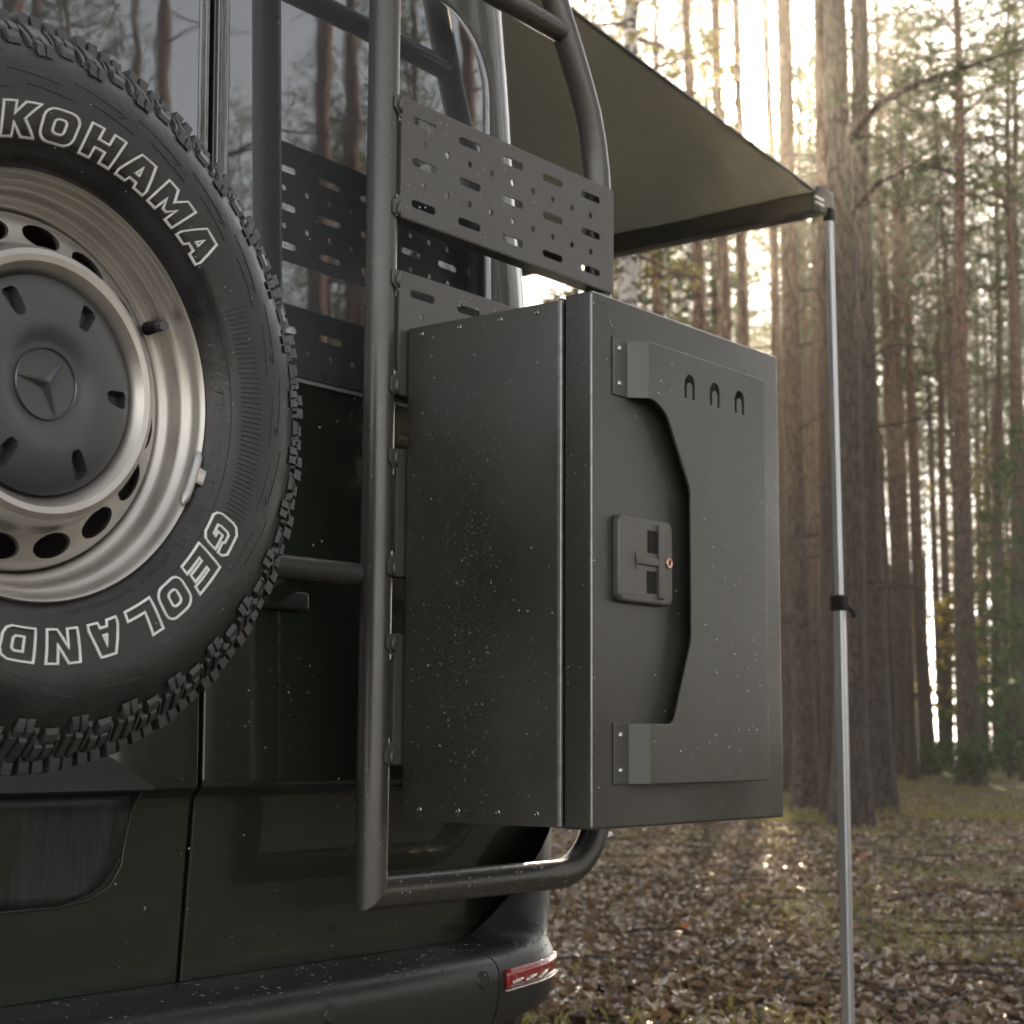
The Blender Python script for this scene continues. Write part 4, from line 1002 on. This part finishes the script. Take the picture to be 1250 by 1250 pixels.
# trunks that can be told apart: bearing at the foot (x on the horizon), bearing at the top, width, distance
KEY = [
 (1037, 1021, 40, 19.8, 'thick grey-brown pine trunk just right of the awning pole'),
 (1073, 1043, 33, 24.0, 'second thick pine trunk close behind the grey one by the awning pole'),
 (1184, 1163, 27, 37.0, 'tall reddish pine standing alone at the right with clear trunk to the ground'),
 (985, 953, 28, 25.5, 'pine trunk between the storage box and the awning pole'),
 (1012, 1000, 19, 22.0, 'slim pine trunk right behind the awning pole'),
 (1106, 1066, 22, 42.0, 'reddish pine left of the lone tall one, foot in the sunlit grass'),
 (1134, 1090, 18, 45.0, 'narrow pine midway between the paired trunks and the lone tall one'),
 (1219, 1212, 16, 50.0, 'pine trunk next right of the lone tall reddish pine'),
 (1243, 1236, 20, 46.0, 'rightmost pine trunk in the view'),
 (962, 934, 17, 33.0, 'thin pine whose trunk rises past the right of the sun'),
 (925, 897, 17, 30.0, 'pine trunk crossing the left side of the sun'),
 (905, 872, 20, 32.0, 'reddish pine trunk left of the sun above the storage box'),
 (872, 838, 21, 34.0, 'leftmost pine beside the birch above the awning edge'),
 (1152, 1110, 12, 60.0, 'thin distant pine left of the lone tall reddish one'),
 (1090, 1052, 12, 52.0, 'thin distant pine right behind the paired thick trunks'),
 (1200, 1185, 11, 66.0, 'thin far pine just right of the lone tall reddish one'),
 (970, 975, 12, 48.0, 'thin far pine between the sun and the awning corner'),
 (890, 858, 10, 55.0, 'thin far pine left of the sun behind the reddish trunks'),
 (920, 889, 10, 58.0, 'thin far pine directly below the sun'),
]
rg = random.Random(42)
for i, (xb, xt, wpx, dist, lab) in enumerate(KEY):
    b_ = ground_at(xb, dist); tp = bearing(xt, 0, dist)
    t_ = place_tree(b_, tp, wpx/FPX*dist, lab, 'pines beyond the awning', proto=(-1-i % 3) if (dist < 36 or xb < 1000) else i % 6, rg=rg)
    if i == 0 or i == 1:
        for c in t_.children:
            if c.name.startswith('trunk'):
                c.data = c.data.copy(); c.data.materials[0] = M['bark_grey']
# long living bough reaching right from the grey pine, and lower dead ones
def bough(name, label_parent, pts_px, dist, r0, leafy, seed):
    rg2 = random.Random(seed); pts = [bearing(x_, y_, d_) for x_, y_, d_ in pts_px]
    V, F = tube_vf(pts, r0, 6, False, radii=[r0*(1-.8*i/(len(pts)-1)) for i in range(len(pts))]); nb = len(F)
    V2, F2 = [], []
    for i in range(len(pts)-1):
        for j in range(7):
            c = pts[i].lerp(pts[i+1], rg2.random()); d = Vector((rg2.gauss(0, .5), rg2.gauss(0, .5), rg2.gauss(-.1, .45)))*.7
            tube_vf([c, c+d*.5, c+d+Vector((0, 0, -.1))], .01, 4, False, V, F, radii=[.010, .007, .003])
            if leafy and i > 0:
                for k in range(5): tuft(V2, F2, c+d*rg2.uniform(.3, 1.1), .17, rg2, 9, .05)
    nv = len(V); me = bpy.data.meshes.new(name); me.from_pydata([tuple(v) for v in V+V2], [], F+[tuple(q+nv for q in f) for f in F2]); me.update()
    me.materials.append(M['bark_grey']); me.materials.append(M['needle'])
    for pi in range(len(F), len(F)+len(F2)): me.polygons[pi].material_index = 1
    o = bpy.data.objects.new(name, me); COL.objects.link(o); o.parent = label_parent
    bpy.context.view_layer.update(); o.matrix_parent_inverse = label_parent.matrix_world.inverted(); return o
TA = [o for o in bpy.data.objects if o.get('label') == KEY[0][4]][0]
TB = [o for o in bpy.data.objects if o.get('label') == KEY[1][4]][0]
bough('bough', TA, [(1035, 172, 19.8), (1075, 125, 19.0), (1120, 102, 18.4), (1190, 78, 17.8), (1262, 55, 17.2)], 19, .055, True, 1)
bough('bough', TA, [(1035, 265, 19.8), (1070, 225, 19.3), (1110, 205, 19.0), (1150, 200, 18.6)], 19, .035, True, 2)
bough('bough', TB, [(1062, 522, 24), (1100, 517, 23.6), (1135, 508, 23.2)], 24, .022, False, 3)
bough('bough', TB, [(1058, 440, 24), (1090, 420, 23.6), (1125, 424, 23.2), (1165, 437, 22.8)], 24, .018, False, 4)
# birches left of the sun
tmB, bmB, ptsB = trunk_mesh(22, .22, 77, m='birch', stubs=3, rough=.01)
PROTO.append((tmB, bmB, crown_mesh(ptsB, 22, .38, 2.4, 99, nb=60, m='broad', tuftn=10, ts=.12, droop=.2, wd=.28), 22, .22))
place_tree(ground_at(762, 24), bearing(772, 0, 24), 33/FPX*24, 'white birch trunk showing between the ladder and the storage box', None, proto=6, name='birch_tree', kind='birch tree', rg=rg)
place_tree(ground_at(715, 34), bearing(722, 0, 34), .3, 'second birch hidden mostly behind the ladder and awning', None, proto=6, name='birch_tree', kind='birch tree', rg=rg)
# young spruces and leafy saplings in the understorey
def spruce_mesh(h, seed, m='spruce'):
    rg2 = random.Random(seed); pts = [Vector((0, 0, h*i/12)) for i in range(13)]; V, F = [], []
    Vb, Fb = tube_vf(pts, .05, 6, False, radii=[.07*(1-i/12.5) for i in range(13)])
    for i in range(int(h*11)):
        t_ = .06+.92*rg2.random(); L_ = (1-t_)*h*.28+.12; a = rg2.uniform(0, 6.28); dr = Vector((math.cos(a), math.sin(a), 0)); p = Vector((0, 0, h*t_))
        for j in range(int(L_*6)+2): s_ = (j+1)/(int(L_*6)+2); tuft(V, F, p+dr*L_*s_+Vector((0, 0, -.25*L_*s_+.1*L_*s_*s_)), .20, rg2, 6, .09)
    nv = len(V); me = bpy.data.meshes.new('crown'); me.from_pydata([tuple(v) for v in V+Vb], [], F+[tuple(q+nv for q in f) for f in Fb]); me.update(); me.materials.append(M[m]); me.materials.append(M['bark_grey'])
    for pi in range(len(F), len(F)+len(Fb)): me.polygons[pi].material_index = 1
    return me
SPR = [spruce_mesh(h, 200+i) for i, h in enumerate((5.5, 7.5, 9.5))]
def sapling_mesh(h, seed):
    rg2 = random.Random(seed); V, F = [], []; Vb, Fb = tube_vf([Vector((.1*math.sin(i), .1*math.cos(i*2), h*i/8)) for i in range(9)], .03, 6, False, radii=[.04*(1-i/9) for i in range(9)])
    for i in range(int(h*9)):
        t_ = .25+.75*rg2.random(); a = rg2.uniform(0, 6.28); L_ = h*.22*rg2.uniform(.4, 1); p = Vector((0, 0, h*t_)); e_ = p+Vector((math.cos(a)*L_, math.sin(a)*L_, L_*.5)); tube_vf([p, e_], .008, 3, False, Vb, Fb, radii=[.012, .004])
        for j in range(5): tuft(V, F, p.lerp(e_, rg2.uniform(.3, 1.1)), .13, rg2, 6, .35)
    nv = len(V); me = bpy.data.meshes.new('crown'); me.from_pydata([tuple(v) for v in V+Vb], [], F+[tuple(q+nv for q in f) for f in Fb]); me.update(); me.materials.append(M['broad']); me.materials.append(M['bark_grey'])
    for pi in range(len(F), len(F)+len(Fb)): me.polygons[pi].material_index = 1
    return me
SAP = [sapling_mesh(h, 300+i) for i, h in enumerate((3.5, 5.5, 7.5))]
def simple(name, me, pos, s_, label, cat, group):
    o = bpy.data.objects.new(name, me); COL.objects.link(o); o.location = (pos[0], pos[1], gz(pos[0], pos[1])); o.scale = (s_, s_, s_*rg.uniform(.9, 1.1)); o.rotation_euler = (0, 0, rg.uniform(0, 6.28)); tag(o, label, cat, group); return o
SPL = {1232: 'young dark spruce between the rightmost two pine trunks', 1262: 'young dark spruce cut off by the right edge of the view', 1205: 'farther young spruce behind the lone tall reddish pine'}
for xb, dist, k, s_ in ((1232, 42, 1, 1.0), (1262, 36, 1, 1.1), (1205, 70, 2, 1.1)):
    simple('young_spruce', SPR[k], ground_at(xb, dist), s_, SPL[xb], 'spruce tree', 'young spruces under the pines')
SAPS = []
for i in range(14):
    d = rg.uniform(45, 95); px_ = rg.uniform(760, 1250)
    SAPS.append((px_, d, simple('leafy_sapling', SAP[i % 3], ground_at(px_, d), rg.uniform(.9, 1.5), 'sapling', 'sapling', 'leafy saplings under the pines')))
# the forest behind: in view, around and behind the camera (seen in the van's reflections)
used = [ground_at(k[0], k[3]) for k in KEY]
FAR = []
cnt = 0
while cnt < 185:
    d = 40+95*rg.random()**1.1; px_ = rg.uniform(640, 1330) if cnt < 72 else rg.uniform(730, 1040)
    if cnt >= 72: d = 38+24*rg.random()
    if cnt >= 112: px_ = rg.uniform(790, 1270) if cnt < 140 else rg.uniform(860, 1020); d = 66+22*rg.random()
    elif cnt >= 98: px_ = rg.uniform(1040, 1290)
    if 72 <= cnt < 112 and 898 < px_ < 965: continue
    if cnt >= 165: px_ = rg.uniform(200, 640); d = 26+60*rg.random()
    p = ground_at(px_, d)
    if cnt < 72 and d < 70 and 898 < px_ < 965: continue
    if any((p-q).length < 1.5 for q in used): continue
    used.append(p); cnt += 1
    FAR.append((px_, d, place_tree(p, None, (rg.uniform(.18, .33) if cnt < 113 else rg.uniform(.16, .28)), 'distant pine', 'far pines in the haze', proto=(3, 1, 5)[cnt % 3] if cnt > 112 else None, rg=rg)))
ORD = 'first second third fourth fifth sixth seventh eighth ninth tenth eleventh twelfth thirteenth fourteenth fifteenth sixteenth seventeenth eighteenth nineteenth twentieth'.split()
for tn, tx in (('twenty', 'thirtieth'), ('thirty', 'fortieth'), ('forty', 'fiftieth'), ('fifty', 'sixtieth'), ('sixty', 'seventieth')): ORD += [tn+'-'+o_ for o_ in ORD[:9]]+[tx]
def tell_apart(lst, what):
    zones = ((0, 757, 'mostly hidden behind the storage box and ladder'), (757, 957, 'above the storage box'), (957, 1022, 'between the storage box and awning pole'),
             (1022, 1110, 'around the paired thick trunks'), (1110, 1184, 'left of the lone tall reddish pine'), (1184, 1250, 'right of the lone tall reddish pine'), (1250, 9999, 'past the right edge of the view'))
    for a, b_, txt in zones:
        for near, dtxt in ((True, 'middle-distance'), (False, 'far hazy')):
            g_ = sorted([q for q in lst if a <= q[0] < b_ and (q[1] < 75) == near], key=lambda q: q[0])
            for i, q in enumerate(g_): q[2]['label'] = '%s %s from the left %s' % (ORD[i], dtxt+' '+what, txt)
tell_apart(FAR, 'pine'); tell_apart(SAPS, 'yellow-green sapling')
cnt = 0
while cnt < 95:
    a = rg.uniform(-math.pi, math.pi) if cnt < 20 else R(rg.uniform(-75, -2))
    d = (9 if cnt < 20 else 10)+(60*rg.random()**.9 if cnt < 55 else 30*rg.random()); p = Vector((1+d*math.cos(a), -1+d*math.sin(a), 0))
    v = (p-CAM); va = math.degrees(math.atan2(v.y, v.x))-math.degrees(YAW)
    if abs((va+180) % 360-180) < 21: continue
    if abs(p.x) < 2.5 and -2 < p.y < 9: continue
    sa = math.degrees(SUN_AZ); rel = (math.degrees(math.atan2(p.y, p.x))-sa+180) % 360-180
    if abs(rel) < 12 and d < 30: continue
    if any((p-q).length < 2.0 for q in used): continue
    used.append(p); cnt += 1
    place_tree(p, None, rg.uniform(.24, .42), 'pine tree of the surrounding wood, mirrored in the van windows', 'pines around the clearing', proto=(-1-cnt % 3) if (cnt >= 20 and d < 32) else None, rg=rg)
# ------------------------------------------------------------------ air
hz = box('haze', -160, 260, -160, 260, -1.6, 32, M['gap'], None, 0); hz['kind'] = 'stuff'
m = bpy.data.materials.new('haze_air'); m.use_nodes = True; n = m.node_tree.nodes; n.clear()
pv = n.new('ShaderNodeVolumePrincipled'); pv.inputs['Density'].default_value = .0008; pv.inputs['Color'].default_value = (.95, .93, .88, 1); pv.inputs['Anisotropy'].default_value = .9
mo = n.new('ShaderNodeOutputMaterial'); m.node_tree.links.new(pv.outputs[0], mo.inputs['Volume'])
hz.data.materials.clear(); hz.data.materials.append(m)
